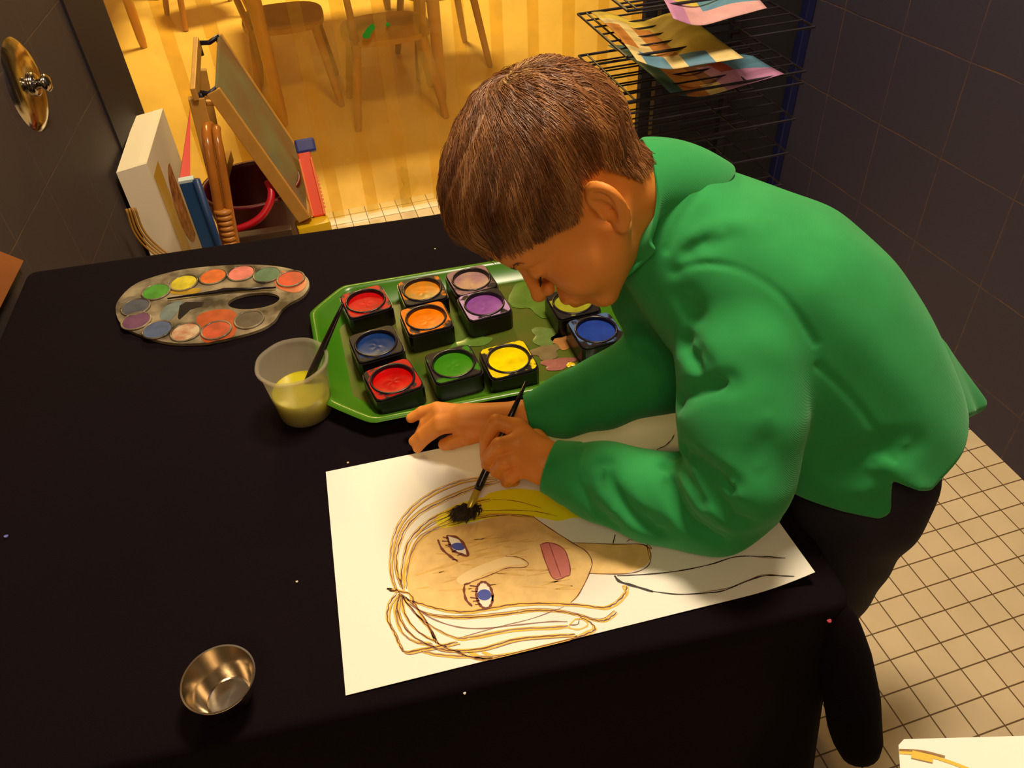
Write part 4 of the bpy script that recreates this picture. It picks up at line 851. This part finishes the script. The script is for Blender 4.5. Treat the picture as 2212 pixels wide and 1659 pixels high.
# right hand resting, fingers spread to the left
Rw = J((1280, 868, .640), (1165, 903, .630), (1130, 905, .627))
Rt = J((1075, 928, .624), (1012, 944, .620), (975, 956, .606), (960, 960, .601)); Ri = J((1000, 915, .630), (950, 925, .625), (918, 948, .606), (902, 968, .592))
Rm = J((995, 905, .632), (948, 911, .630), (912, 937, .610), (893, 953, .598)); Rr = J((1000, 897, .632), (950, 893, .632), (918, 915, .613), (905, 940, .598)); Rp = J((1010, 890, .630), (944, 882, .632), (912, 890, .622), (888, 903, .613))
fR = hand((Rw, [.024, .0205, .0195]), [(Rw[2], Ri[0], .018, .0105), (Rw[2], Rm[0], .017, .0105), (Rw[2], Rr[0], .016, .010), (Rw[2], Rp[0], .0155, .0095), (Rw[2], Rt[0], .017, .012), (Rt[0], Ri[0], .011, .009)],
          [(Ri, [.0095, .0078, .0070, .0060]), (Rm, [.0095, .0078, .0070, .0060]), (Rr, [.0090, .0074, .0066, .0058]), (Rp, [.0090, .0080, .0072, .0064])], (Rt, [.0110, .0095, .0088, .0076]))
V, Q = surface(fR, np.min([*Rw, *Ri, *Rt, *Rp], 0)-.03, np.max([*Rw, *Ri, *Rt, *Rp], 0)+.03, .0012); parts.append((relax(V, Q, 1), Q))
# ---------------------------------------------------------------- arms, trunk and legs (mostly inside the clothes)
SL = Dp(1582, 655, .785); SR = HIP+sA*(LT*.80)-lA*.115
ELB = Z(1568, 1096, .632); ERB = Z(1478, 786, .672)
kneeL = np.array([.490, .415, .34]); ankL = np.array([.51, .43, .07]); kneeR = np.array([.500, .50, .34]); ankR = np.array([.53, .51, .07])
hipL = HIP+lA*.045+np.array([-.018, 0, -.03]); hipR = HIP-lA*.035+np.array([-.045, 0, -.03])
def f_body(P):
    d = s_cone(P, HIP, HIP+sA*LT*.45, .075, .07); d = smin(d, s_cone(P, HIP+sA*LT*.45, HIP+sA*LT*.85, .07, .065), .03)
    d = smin(d, s_cone(P, HIP+sA*LT*.85, NK, .05, .042), .03)
    for a in (SL, SR): d = smin(d, s_cone(P, HIP+sA*LT*.82, a, .045, .032), .02)
    d = smin(d, s_chain(P, [SL, ELB, Lw[0]], [.030, .026, .0245]), .01); d = smin(d, s_chain(P, [SR, ERB, Rw[0]], [.030, .026, .0235]), .01)
    d = smin(d, s_chain(P, [hipL, kneeL, ankL], [.055, .042, .028]), .02); d = smin(d, s_chain(P, [hipR, kneeR, ankR], [.055, .042, .028]), .02)
    return d
V, Q = surface(f_body, (.1, .3, .03), (.75, .85, .95), .006); parts.append((V, Q))
off = 0; VV = []; QQ = []
for v, q in parts: VV.append(v); QQ.append(q+off); off += len(v)
boy = empty('boy', (HIP[0], HIP[1], 0), 'young boy with short brown hair in a green sweatshirt bending over the table and painting', 'person')
body = link('body', np_mesh('body', np.concatenate(VV), np.concatenate(QQ)), M_SKIN, boy)
# darker lashes and nails
M_LASH = mat('dark_lashes', srgb(50, 24, 16), .7)
def on_head(p, k=.06):
    p = np.array(p, float); d = float(f_head(p[None].astype(np.float32))[0]); g_ = np.array([float(f_head((p+np.eye(3)[i]*.05)[None].astype(np.float32))[0])-d for i in range(3)])/.05
    return p-g_*(d-k)/max(g_@g_, 1e-6)
for s_ in (1, -1):
    b = MB(); q = spline([on_head((8.5, s_*1.75, .95)), on_head((8.6, s_*2.5, .55)), on_head((8.4, s_*3.3, .6)), on_head((7.8, s_*4.15, .95))], 6)
    b.tube([h2w(p) for p in q], list(np.r_[.0004, [.0009]*(len(q)-2), .0003]), 6)
    for i in range(3, len(q)-1):
        p = q[i]; b.tube([h2w(p), h2w(p+np.array([.35, s_*.06, -.32])), h2w(p+np.array([.62, s_*.12, -.38]))], [.0004, .0003, .0001], 4)
    o = b.build('eyelashes', M_LASH, boy, True)
    b = MB()
    for i in range(46):
        t_ = random.random(); y0 = 1.3+3.1*t_; p = on_head((8.2-.5*t_*2, s_*y0, 3.15+.35*math.sin(t_*3.0)+random.uniform(-.18, .18)), .03); dq = np.array([-.1, s_*.5, .08*(1-2*t_)])
        b.tube([h2w(p), h2w(on_head(p+dq*.6, .08)), h2w(on_head(p+dq, .04))], [.00022, .00022, .00008], 3)
    b.build('eyebrow', mat('brow_hair', srgb(104, 60, 34), .7), boy, True)
# ---------------------------------------------------------------- hair
def lim(phi):       # lower edge of the hair (height in cm) against the angle from the front
    a = np.degrees(np.abs(phi)); return np.interp(a, [0, 20, 44, 62, 76, 84, 95, 106, 117, 125, 134, 155, 180], [6.3, 6.2, 5.0, 3.6, 1.9, 1.9, 3.0, 3.2, 2.3, .3, -1.9, -2.6, -2.8])
def f_scalp(P):
    d = s_ell(P, (-.2, 0, 4.9), (8.6, 7.1, 7.4)); d = smin(d, s_ell(P, (2.6, 0, 4.6), (6.2, 6.1, 5.7)), 1.5)
    d = smin(d, s_cone(P, neck_a, neck_b, 4.3, 4.7), 1.6); return smin(d, s_ell(P, (3.2, 0, -1.2), (5.3, 5.0, 6.2)), 1.8)
WH = orth([-5.2, .9, 6.4])          # direction of the crown whorl from the skull centre
SC = np.array([-.3, 0, 4.0])
def f_hair(P):
    q = P-SC.astype(np.float32); phi = np.arctan2(q[:, 1], q[:, 0]); z = P[:, 2]
    e_ = z-lim(phi)
    th_ = np.clip(.06+.26*e_, .04, 1.15)+.35*np.clip((q[:, 0]-1)/6, 0, 1)*np.clip(e_/3, 0, 1)
    w = WH.astype(np.float32); qn = q/np.maximum(np.linalg.norm(q, axis=1), 1e-3)[:, None]; c = qn@w
    th_ = th_+.18*np.exp(-((c-.93)/.05)**2)-.25*np.exp(-((1-c)/.006))
    # locks: shallow ridges running away from the whorl
    u1 = orth([0, 1, 0], WH); u2 = np.cross(WH, u1); az = np.arctan2(qn@u2.astype(np.float32), qn@u1.astype(np.float32)); r_ = np.arccos(np.clip(c, -1, 1))
    az = az+.55*r_; th_ = th_+(.10*np.sin(az*17+2*np.sin(r_*3))+.07*np.sin(az*31+3*r_)+.04*np.sin(az*53-4*r_))*np.clip(r_*2, 0, 1)*np.clip(e_/1.5, .2, 1)
    d = f_scalp(P)-th_
    return np.maximum(d, -e_*.6)
V, Q = surface(f_hair, (-11, -9, -6), (11, 9, 13.5), .16); V = relax(V, Q, 1)
M_HAIR = mat('brown_hair_base', srgb(88, 54, 34), .55, noise_amt=.35, noise_scale=40)
def hair_mat():
    m = bpy.data.materials.new('brown_hair'); m.use_nodes = True; nt = m.node_tree; b_ = nt.nodes['Principled BSDF']; L = nt.links.new
    at = nd(nt, 'ShaderNodeAttribute', attribute_name='tone'); r = nt.nodes.new('ShaderNodeValToRGB'); L(at.outputs['Fac'], r.inputs['Fac'])
    r.color_ramp.elements[0].color = (*srgb(84, 50, 30), 1); r.color_ramp.elements[1].color = (*srgb(200, 144, 86), 1); e2 = r.color_ramp.elements.new(.5); e2.color = (*srgb(136, 86, 50), 1)
    L(r.outputs['Color'], b_.inputs['Base Color']); b_.inputs['Roughness'].default_value = .42; b_.inputs['Specular IOR Level'].default_value = .5; return m
M_HAIR2 = hair_mat()
hv = HT+(V/100)@HR.T
def num_grad(f, P, h=.05):
    d = f(P); return d, np.stack([f(P+v3(*(np.eye(3)[i]*h)))-d for i in range(3)], 1)/h
N_ST = 15000; K_ST = 7
dirs = RNG.normal(size=(N_ST*3, 3)); dirs /= np.linalg.norm(dirs, axis=1)[:, None]
P0 = (SC+dirs*8.5).astype(np.float32)
for _ in range(5): d, g_ = num_grad(f_hair, P0); P0 = P0-(g_*(d/np.maximum((g_**2).sum(1), .3))[:, None]).astype(np.float32)
ph0 = np.arctan2((P0-SC)[:, 1], (P0-SC)[:, 0]); ok = (P0[:, 2] > lim(ph0)+.15) & (np.abs(d) < .3); P0 = P0[ok][:N_ST]
u1_ = orth([0, 1, 0], WH); u2_ = np.cross(WH, u1_)
ns = len(P0); Ls = RNG.uniform(2.2, 4.6, ns); q = P0-SC; rr_ = np.arccos(np.clip((q/np.linalg.norm(q, axis=1)[:, None])@WH, -1, 1))
azs = np.arctan2((q/np.linalg.norm(q, axis=1)[:, None])@u2_, (q/np.linalg.norm(q, axis=1)[:, None])@u1_)+.55*rr_
tone = np.clip(.48+.16*np.sin(azs*11+2*np.sin(rr_*3))+.14*np.sin(azs*23+3*rr_)+.10*np.sin(q[:, 0]*2.1+q[:, 1]*3+q[:, 2]*1.7)+RNG.normal(size=ns)*.15, 0, 1); lift = RNG.uniform(.02, .16, ns)+(RNG.random(ns) < .04)*.12
path = [P0.copy()]; P = P0.copy()
swirl = .55; ext = RNG.uniform(.2, 1.5, ns)
for k in range(K_ST-1):
    d, g_ = num_grad(f_scalp, P); nrm = g_/np.maximum(np.linalg.norm(g_, axis=1), 1e-3)[:, None]
    rad = P-(SC+WH*11); rad = rad-nrm*(rad*nrm).sum(1)[:, None]; rad /= np.maximum(np.linalg.norm(rad, axis=1), 1e-3)[:, None]
    side = np.cross(nrm, rad); qn = P-SC; qn = qn/np.linalg.norm(qn, axis=1)[:, None]; a = swirl*np.clip(1.3-np.arccos(np.clip(qn@WH, -1, 1)), 0, 1.3)
    back = (P[:, 0] < -1.5)[:, None]; dirn = rad+side*a[:, None]*np.where(P[:, 1:2] > -20, 1, 1)
    dirn = dirn+np.array([0, 0, -.35])*(P[:, 2:3] < 5); dirn = dirn+(RNG.normal(size=(ns, 3))*.10); dirn -= nrm*(dirn*nrm).sum(1)[:, None]; dirn /= np.linalg.norm(dirn, axis=1)[:, None]
    e0 = P[:, 2]-lim(np.arctan2((P-SC)[:, 1], (P-SC)[:, 0])); P = (P+dirn*(Ls/(K_ST-1)*np.clip((e0+ext)/.9, .03, 1))[:, None]).astype(np.float32)
    d, g_ = num_grad(f_hair, P); free = (np.arctan2(P[:, 1], P[:, 0]), P[:, 2]); e_ = P[:, 2]-lim(np.arctan2((P-SC)[:, 1], (P-SC)[:, 0]))
    dd_ = np.where(e_ > .1, d, f_scalp(P)-.25); _, g2 = num_grad(f_scalp, P); tgt = lift*(1+.5*k/K_ST)*np.where(k == K_ST-2, .7, 1)
    P = P-(g2/np.maximum((g2**2).sum(1), .3)[:, None]*(np.clip(dd_, -1.0, 1.0)-tgt)[:, None]).astype(np.float32); path.append(P.copy())
path = np.stack(path, 1)                                     # ns, K, 3
rad_ = np.array([.9, 1, 1, .95, .8, .55, .12])*.030
tn = np.gradient(path, axis=1); tn /= np.maximum(np.linalg.norm(tn, axis=2), 1e-4)[:, :, None]
u = np.cross(tn, path-SC); u /= np.maximum(np.linalg.norm(u, axis=2), 1e-4)[:, :, None]; w = np.cross(tn, u)
VS = []
for j in range(3): a = 2*math.pi*j/3; VS.append(path+(math.cos(a)*u+math.sin(a)*w)*rad_[None, :, None])
VS = np.stack(VS, 2).reshape(-1, 3); base = (np.arange(ns)*K_ST*3)[:, None, None]; kk = (np.arange(K_ST-1)*3)[None, :, None]; jj = np.arange(3)[None, None, :]; j2 = (jj+1) % 3
FS = np.stack([base+kk+jj, base+kk+j2, base+kk+3+j2, base+kk+3+jj], -1).reshape(-1, 4)
allV = np.concatenate([hv, HT+(VS/100)@HR.T]); allQ = np.concatenate([Q, FS+len(hv)])
tcap = np.full(len(hv), .22); qq = V-SC; qn = qq/np.linalg.norm(qq, axis=1)[:, None]; cw = qn@WH; r_ = np.arccos(np.clip(cw, -1, 1)); u1 = orth([0, 1, 0], WH); u2 = np.cross(WH, u1); az = np.arctan2(qn@u2, qn@u1)+.55*r_
tcap = .30+.14*np.sin(az*17+2*np.sin(r_*3))+.10*np.sin(az*41+3*r_)
me = np_mesh('hair', allV, allQ); at = me.attributes.new('tone', 'FLOAT', 'POINT'); at.data.foreach_set('value', np.concatenate([tcap, np.repeat(tone, K_ST*3)]).astype(np.float32))
link('hair', me, M_HAIR2, boy)
# ---------------------------------------------------------------- sweatshirt
SEC = [(-.075, .122, .098, -.004), (-.03, .124, .104, .0), (.04, .122, .114, .014), (.12, .120, .118, .026), (.20, .122, .116, .030), (.27, .122, .106, .024), (.31, .112, .092, .014), (.345, .100, .078, .004), (.38, .080, .066, -.004), (.44, .052, .05, -.006)]
SEC = np.array(SEC)
_g = np.linspace(-.15, .55, 281); _w = np.exp(-np.linspace(-2, 2, 33)**2); _w /= _w.sum()
SEC = np.stack([_g]+[np.convolve(np.pad(np.interp(_g, SEC[:, 0], SEC[:, i]), 16, mode='edge'), _w, 'valid') for i in (1, 2, 3)], 1)
def f_torso(P):
    q = (P-v3(*HIP))@TM; s_ = q[:, 2]; a = np.interp(s_, SEC[:, 0], SEC[:, 1]); c = np.interp(s_, SEC[:, 0], SEC[:, 2]); o_ = np.interp(s_, SEC[:, 0], SEC[:, 3])
    x = q[:, 0]/a; y = (q[:, 1]-o_)/c; r = (np.abs(x)**2.3+np.abs(y)**2.3)**(1/2.3)
    return (r-1)*np.minimum(a, c)*.85
hemN = orth(sA*.93+bA*.0+np.array([0, 0, .25]))
slv = dict(L=([SL, Dp(1602, 770, .768), Dp(1604, 890, .768), Dp(1592, 1020, .778), ELB, Z(1500, 1085, .630), Z(1400, 1070, .630), Z(1300, 1042, .636), Z(1238, 1024, .641)], [.058, .060, .058, .053, .0485, .048, .0445, .040, .033]),
           R=([SR, SR*.5+ERB*.5, ERB, Z(1390, 812, .662), Z(1300, 848, .648), Z(1215, 878, .637), Z(1172, 888, .633)], [.056, .053, .050, .045, .040, .033, .026]))
def f_shirt0(P):
    d = f_torso(P)
    d = smin(d, s_chain(P, slv['L'][0], slv['L'][1], .02), .011); d = smin(d, s_chain(P, slv['R'][0], slv['R'][1], .02), .028)
    d = smin(d, s_ell(P, Dp(1385, 630, .885), (.035, .04, .05)), .035)                # loose front of the shirt
    d = smin(d, s_cone(P, Dp(1950, 745, .94), Dp(2110, 888, .975), .036, .016), .04)
    d = smin(d, s_cone(P, Dp(1960, 830, .93), Dp(2062, 930, .945), .05, .030), .03)               # back hem flaring out
    return d
# folds: soft grooves and ridges laid on the surface along these lines of the cloth
GRO = [([(1478, 975), (1519, 1004), (1560, 1032), (1582, 1048)], .0075, .014), ([(1458, 985), (1478, 1021), (1497, 1053), (1515, 1082)], .0065, .011), ([(1526, 1032), (1545, 1068), (1571, 1098), (1598, 1120)], .0095, .015),
       ([(1438, 1018), (1452, 1062), (1474, 1104), (1505, 1136), (1550, 1156)], .0085, .012), ([(1308, 1008), (1317, 1048), (1347, 1087), (1380, 1118), (1426, 1142)], .0085, .011), ([(1257, 1040), (1272, 1080), (1294, 1107), (1328, 1132)], .0065, .008),
       ([(1487, 742), (1500, 765), (1515, 787)], .009, .014), ([(1472, 862), (1500, 845), (1540, 832), (1572, 828)], .009, .014), ([(1385, 700), (1400, 740), (1425, 780)], .008, .008),
       ([(1790, 1010), (1850, 985), (1910, 962), (1960, 960)], .012, .006), ([(1480, 640), (1500, 680), (1495, 720)], .010, .007), ([(1560, 505), (1500, 535), (1470, 580)], .009, .005), ([(1640, 1010), (1655, 960), (1660, 900)], .012, .004)]
SEAM = [([(1450, 590), (1500, 572), (1560, 572), (1620, 590), (1680, 630), (1725, 685), (1762, 742)], (.0030), .0028), ([(1768, 790), (1830, 850), (1885, 920), (1925, 985), (1945, 1035)], (.0030), .0026), ([(1505, 368), (1517, 400), (1500, 430), (1465, 480), (1440, 540)], .0036, .0030), ([(1262, 966), (1247, 1010), (1247, 1060), (1262, 1118)], .0030, .0030)]
RID = [([(1480, 552), (1510, 510), (1570, 488), (1640, 486)], .010, .0035), ([(1884, 1000), (1925, 1012), (1942, 1040)], .009, .006), ([(1955, 1030), (1985, 1060), (2000, 1074)], .009, .006), ([(1820, 1080), (1880, 1052), (1925, 1042)], .012, .004),
       ([(1500, 985), (1540, 1012), (1575, 1040)], .005, .004), ([(1290, 1000), (1300, 1050), (1330, 1095)], .007, .004)]
fold_pts = []
for lst, sg in ((GRO, 1), (SEAM, 1), (RID, -1)):
    for pts, r, dpt in lst:
        h_ = [hit(f_shirt0, x, y) for x, y in [tuple(p) for p in spline([np.array(p, float) for p in pts], 3)]]; h_ = [p for p in h_ if p is not None]
        if '--dbg' in globals(): print(pts[0], [round(float(np.linalg.norm(p-CAM)), 3) for p in h_])
        if len(h_) > 1 and dpt: fold_pts.append((h_, r, dpt, sg))
def f_shirt(P):
    d = f_shirt0(P)
    for h_, r, dpt, sg in fold_pts:
        c = np.mean(h_, 0); R_ = max(np.linalg.norm(p-c) for p in h_)+r*3
        m = np.linalg.norm(P-v3(*c), axis=1) < R_
        if not m.any(): continue
        x = s_chain(P[m], h_, [0]*len(h_))
        if sg > 0 and dpt > .004: vd = [(p-CAM)/np.linalg.norm(p-CAM)*dpt*.65 for p in h_]; x = np.minimum(x, s_chain(P[m], [p+v for p, v in zip(h_, vd)], [0]*len(h_)))
        e1 = np.minimum(np.linalg.norm(P[m]-v3(*h_[0]), axis=1), np.linalg.norm(P[m]-v3(*h_[-1]), axis=1)); d[m] += sg*dpt*np.exp(-(x/r)**2)*(1 if r < .0045 else np.clip(.15+e1/(2.2*r), 0, 1))
    x = P@np.array([[31., 47, 23], [57, -29, 41]], np.float32).T
    d = d+.0012*np.sin(x[:, 0])*np.sin(x[:, 1])
    q = P-v3(*HIP); tq = q@TM; l_, b_, s_ = tq[:, 0], tq[:, 1], tq[:, 2]
    hs = .018+.9*np.clip(.0-b_, 0, .08)-.75*np.clip(.03-l_, 0, .14)
    d = smax(d, (hs-s_)*.8, .006)
    slit = np.maximum(np.abs(b_-.033)-.55*(.054-s_)-.001, -(l_-.06)); d = smax(d, -slit*.8, .005)      # slit at the side seam
    # hollow towards hem, neck and cuffs
    dn = (P-v3(*(NK+sA*.035)))@sA.astype(np.float32); d = smax(d, dn, .004)
    cut = s_ell(P, HIP-bA*.0, (.110, .098, .10), TM); d = smax(d, -cut, .006)
    return d
V, Q = surface(f_shirt, (.13, .26, .50), (.84, .88, 1.02), .0024); V = relax(V, Q, 1, .4)
def knit_mat():
    m = mat('green_knit', srgb(46, 152, 80), .85, noise_amt=.10, noise_scale=26); nt = m.node_tree; b_ = nt.nodes['Principled BSDF']; L = nt.links.new
    g_ = nd(nt, 'ShaderNodeNewGeometry'); mp = nd(nt, 'ShaderNodeMapping'); mp.inputs['Rotation'].default_value = (.4, .5, .75); L(g_.outputs['Position'], mp.inputs[0])
    w_ = nd(nt, 'ShaderNodeTexWave', bands_direction='X'); w_.inputs['Scale'].default_value = 330; w_.inputs['Distortion'].default_value = 1.0; w_.inputs['Detail Scale'].default_value = 3; L(mp.outputs[0], w_.inputs['Vector'])
    n_ = nd(nt, 'ShaderNodeTexNoise', Scale=900.0, Detail=2.0); L(g_.outputs['Position'], n_.inputs['Vector'])
    ad = nd(nt, 'ShaderNodeMath', operation='ADD'); L(w_.outputs['Fac'], ad.inputs[0]); L(n_.outputs['Fac'], ad.inputs[1])
    bp = nd(nt, 'ShaderNodeBump', Strength=.14, Distance=.0006); L(ad.outputs[0], bp.inputs['Height']); L(bp.outputs['Normal'], b_.inputs['Normal'])
    b_.inputs['Sheen Weight'].default_value = .25; b_.inputs['Sheen Roughness'].default_value = .5; b_.inputs['Sheen Tint'].default_value = (.5, 1, .6, 1); b_.inputs['Specular IOR Level'].default_value = .2
    return m
M_KNIT = knit_mat()
shirt = link('sweatshirt', np_mesh('sweatshirt', V, Q), M_KNIT, boy)
# cuffs
def cuff(a, b_, r0, r1, name='cuff'):
    a = np.array(a); b_ = np.array(b_); t = (b_-a)/np.linalg.norm(b_-a); L_ = np.linalg.norm(b_-a); u_ = orth([0, 0, 1], t); w_ = np.cross(t, u_); M = np.array([u_, w_, t]).T; bb = MB()
    pr = [(r0-.002, 0), (r0, .002), (r0+.001, L_*.4), (r1+.001, L_*.8), (r1, L_-.002), (r1-.0012, L_), (r1-.0028, L_-.001), (r1-.003, L_-.01), (r0-.004, L_*.3)]
    bb.lathe(pr, a, 72, M, rfun=lambda an, z: 1+.010*math.cos(an*36)); bb.f = [f for f in bb.f if len(f) == 4]; bb.mi = [0]*len(bb.f); o_ = bb.build(name, M_KNIT, shirt, True); return o_
cuff(Z(1262, 1032, .640), Z(1186, 1006, .644), .0345, .0300); cuff(Z(1195, 884, .636), Z(1139, 897, .631), .0285, .0250)
# collar: standing band, open at the throat
na_ = (h2w(neck_a)-NK)/np.linalg.norm(h2w(neck_a)-NK); TC = Dp(1366, 458, .768); tocam = (CAM-TC)/np.linalg.norm(CAM-TC)
ta = na_*.40+np.array([-.95, .3, .04]); ta /= np.linalg.norm(ta); tl = orth(tocam, ta); tb = np.cross(ta, tl); tb = tb if tb[2] > 0 else -tb
BC = NK+sA*.018-bA*.004
def ring(k, n=60):
    c = BC*(1-k)+TC*k; eb = orth(bA*(1-k)+tb*k); el = orth(lA*(1-k)+tl*k, eb); ea = orth(sA*(1-k)+ta*k, eb, el); rb = .072*(1-k)+.068*k; rl = .070*(1-k)+.056*k; wav = k*k
    out = []
    for i in range(n+1):
        a = math.radians(-170)+math.radians(340)*i/n           # 0 = nape, opening at the throat
        x = c+eb*math.cos(a)*rb+el*math.sin(a)*rl
        d_ = abs(math.degrees(a)); e_ = max(0, (d_-112)/58)
        x = x+(-ea*.010*math.sin(e_*6.0)+el*math.copysign(.006*math.sin(e_*7.5), a)+eb*.006*math.sin(e_*5))*wav
        out.append(x+ea*.004*math.sin(a*3)*wav)
    return out
rgs = [ring(k) for k in (-.5, -.25, 0, .2, .4, .6, .8, .93, 1.0)]
b = MB(); n = len(rgs[0]); b.add([v for r in rgs for v in r], [(k*n+i, k*n+i+1, (k+1)*n+i+1, (k+1)*n+i) for k in range(len(rgs)-1) for i in range(n-1)])
o = b.build('collar', M_KNIT, shirt, True); md = o.modifiers.new('t', 'SOLIDIFY'); md.thickness = .0045; md.offset = 0; md = o.modifiers.new('s', 'SUBSURF'); md.levels = 1; md.render_levels = 2
# ---------------------------------------------------------------- trousers and shoes
M_DEN = mat('dark_denim', srgb(24, 18, 32), .8, noise_amt=.3, noise_scale=30, bump=.3, bump_scale=700)
def f_tr(P):
    d = s_ell(P, HIP-sA*.005-bA*.012, (.106, .084, .080), TM)
    d = smin(d, s_chain(P, [hipL, kneeL, ankL+[0, 0, .0]], [.066, .048, .048]), .02); d = smin(d, s_chain(P, [hipR, kneeR, ankR], [.060, .048, .048]), .02)
    x = P@np.array([[23., 17, 60], [40, -29, 31]], np.float32).T; d = d+.0018*np.sin(x[:, 0])*np.sin(x[:, 1]); d = smax(d, .045-P[:, 2], .004)
    return smax(d, (P-v3(*(HIP+sA*.06)))@sA.astype(np.float32), .005)
V, Q = surface(f_tr, (.42, .30, .03), (.76, .70, .68), .0045); link('trousers', np_mesh('trousers', V, Q), M_DEN, boy)
for an in (ankL, ankR):
    f_ = lambda P: smin(smax(s_ell(P, an+[-.045, 0, -.035], (.105, .042, .045)), .004-P[:, 2], .006), s_cone(P, an+[0, 0, -.03], an+[0, 0, .005], .036, .036), .02)
    V, Q = surface(f_, an-[.18, .07, .08], an+[.1, .07, .06], .004); o = link('shoe', np_mesh('shoe', V, Q), mat('dark_shoe', (.02, .018, .02), .6), boy)
# ---------------------------------------------------------------- the brush in his hand
bt = Z(1040, 1064, TB+.020); dirb = Dp(1137, 824, .905)-Dp(1046, 1030, dep_ := .885); dirb /= np.linalg.norm(dirb)
g0 = Z(1028, 1078, TB+.006); g1 = Z(1052, 1013, .613); g2 = Z(1137, 824, .680)
e = empty('paintbrush', tuple(g0), 'black handled paintbrush with splayed dark bristles held in the boy\'s left hand', 'paintbrush')
dv_ = g2-g1; dv_ /= np.linalg.norm(dv_); g0 = g1-dv_*.052; 
b = MB(); hb = [g0+dv_*x for x in (.026, .032, .06, .12, np.linalg.norm(g2-g0))]; b.tube(hb, [.0042, .0050, .0044, .0035, .0018], 14); b.build('handle', M_BLK, e, True)
b = MB(); b.tube([g0+dv_*.002, g0+dv_*.005, g0+dv_*.027], [.0040, .0042, .0042], 14); b.build('ferrule', mat('yellowed_metal', srgb(206, 190, 70), .3, .4), e, True)
b = MB(); low = g0[2]
for i in range(420):
    a = random.uniform(0, 2*math.pi); k = random.random()**.6; r0 = .0034*k; k *= .8+.35*math.sin(a*7)**2; sx = math.cos(a)*k*.0195; sy = math.sin(a)*k*.0115-.002
    p = g0+dv_*.004+np.array([r0*math.cos(a), r0*math.sin(a), 0]); q3 = np.array([g0[0]-dv_[0]*.012+sx, g0[1]-dv_[1]*.012+sy, TB+.0035+.003*random.random()+.002*k]); q2 = (p+q3)/2+np.array([sx*.28, sy*.28, .001]); b.tube([p, q2, q3], [.0005, .0006, .0002], 4)
b.build('bristles', mat('dark_bristles', srgb(42, 26, 20), .55), e, True)
# ================================================================== LIGHT AND CAMERA
def area(name, loc, sx, sy, power, color, aim=None):
    l = bpy.data.lights.new(name, 'AREA'); l.shape = 'RECTANGLE'; l.size = sx; l.size_y = sy; l.energy = power; l.color = color
    o = bpy.data.objects.new(name, l); C.objects.link(o); o.location = loc
    if aim is not None: o.rotation_euler = (Vector(aim)-Vector(loc)).to_track_quat('-Z', 'Y').to_euler()
    return o
WARM = (1.0, .82, .58)
area('ceiling_lamp', (.50, .95, 2.55), .4, .4, 46, WARM)
area('ceiling_lamp', (-.5, -.6, 2.5), 1.4, 1.4, 33, (1.0, .72, .42), (.2, .6, .6))
area('ceiling_lamp', (.3, 4.5, 2.55), .6, .6, 122, (1.0, .84, .5))
w = bpy.data.worlds.new('w'); sc.world = w; w.use_nodes = True; w.node_tree.nodes['Background'].inputs[0].default_value = (1, .68, .45, 1); w.node_tree.nodes['Background'].inputs[1].default_value = .06
cam = bpy.data.cameras.new('camera'); co = bpy.data.objects.new('camera', cam); C.objects.link(co); sc.camera = co
cam.sensor_fit = 'HORIZONTAL'; cam.sensor_width = 36; cam.lens = 36*F/2212; cam.clip_start = .02
R3 = np.array([RC[0], -RC[1], -RC[2]]).T
co.matrix_world = Matrix([[*R3[0], 0], [*R3[1], 0], [*R3[2], H], [0, 0, 0, 1]])
sc.view_settings.view_transform = 'Standard'; sc.view_settings.look = 'None'; sc.view_settings.gamma = 1; sc.view_settings.exposure = 0.0
try: sc.view_settings.use_curve_mapping = False
except Exception: pass
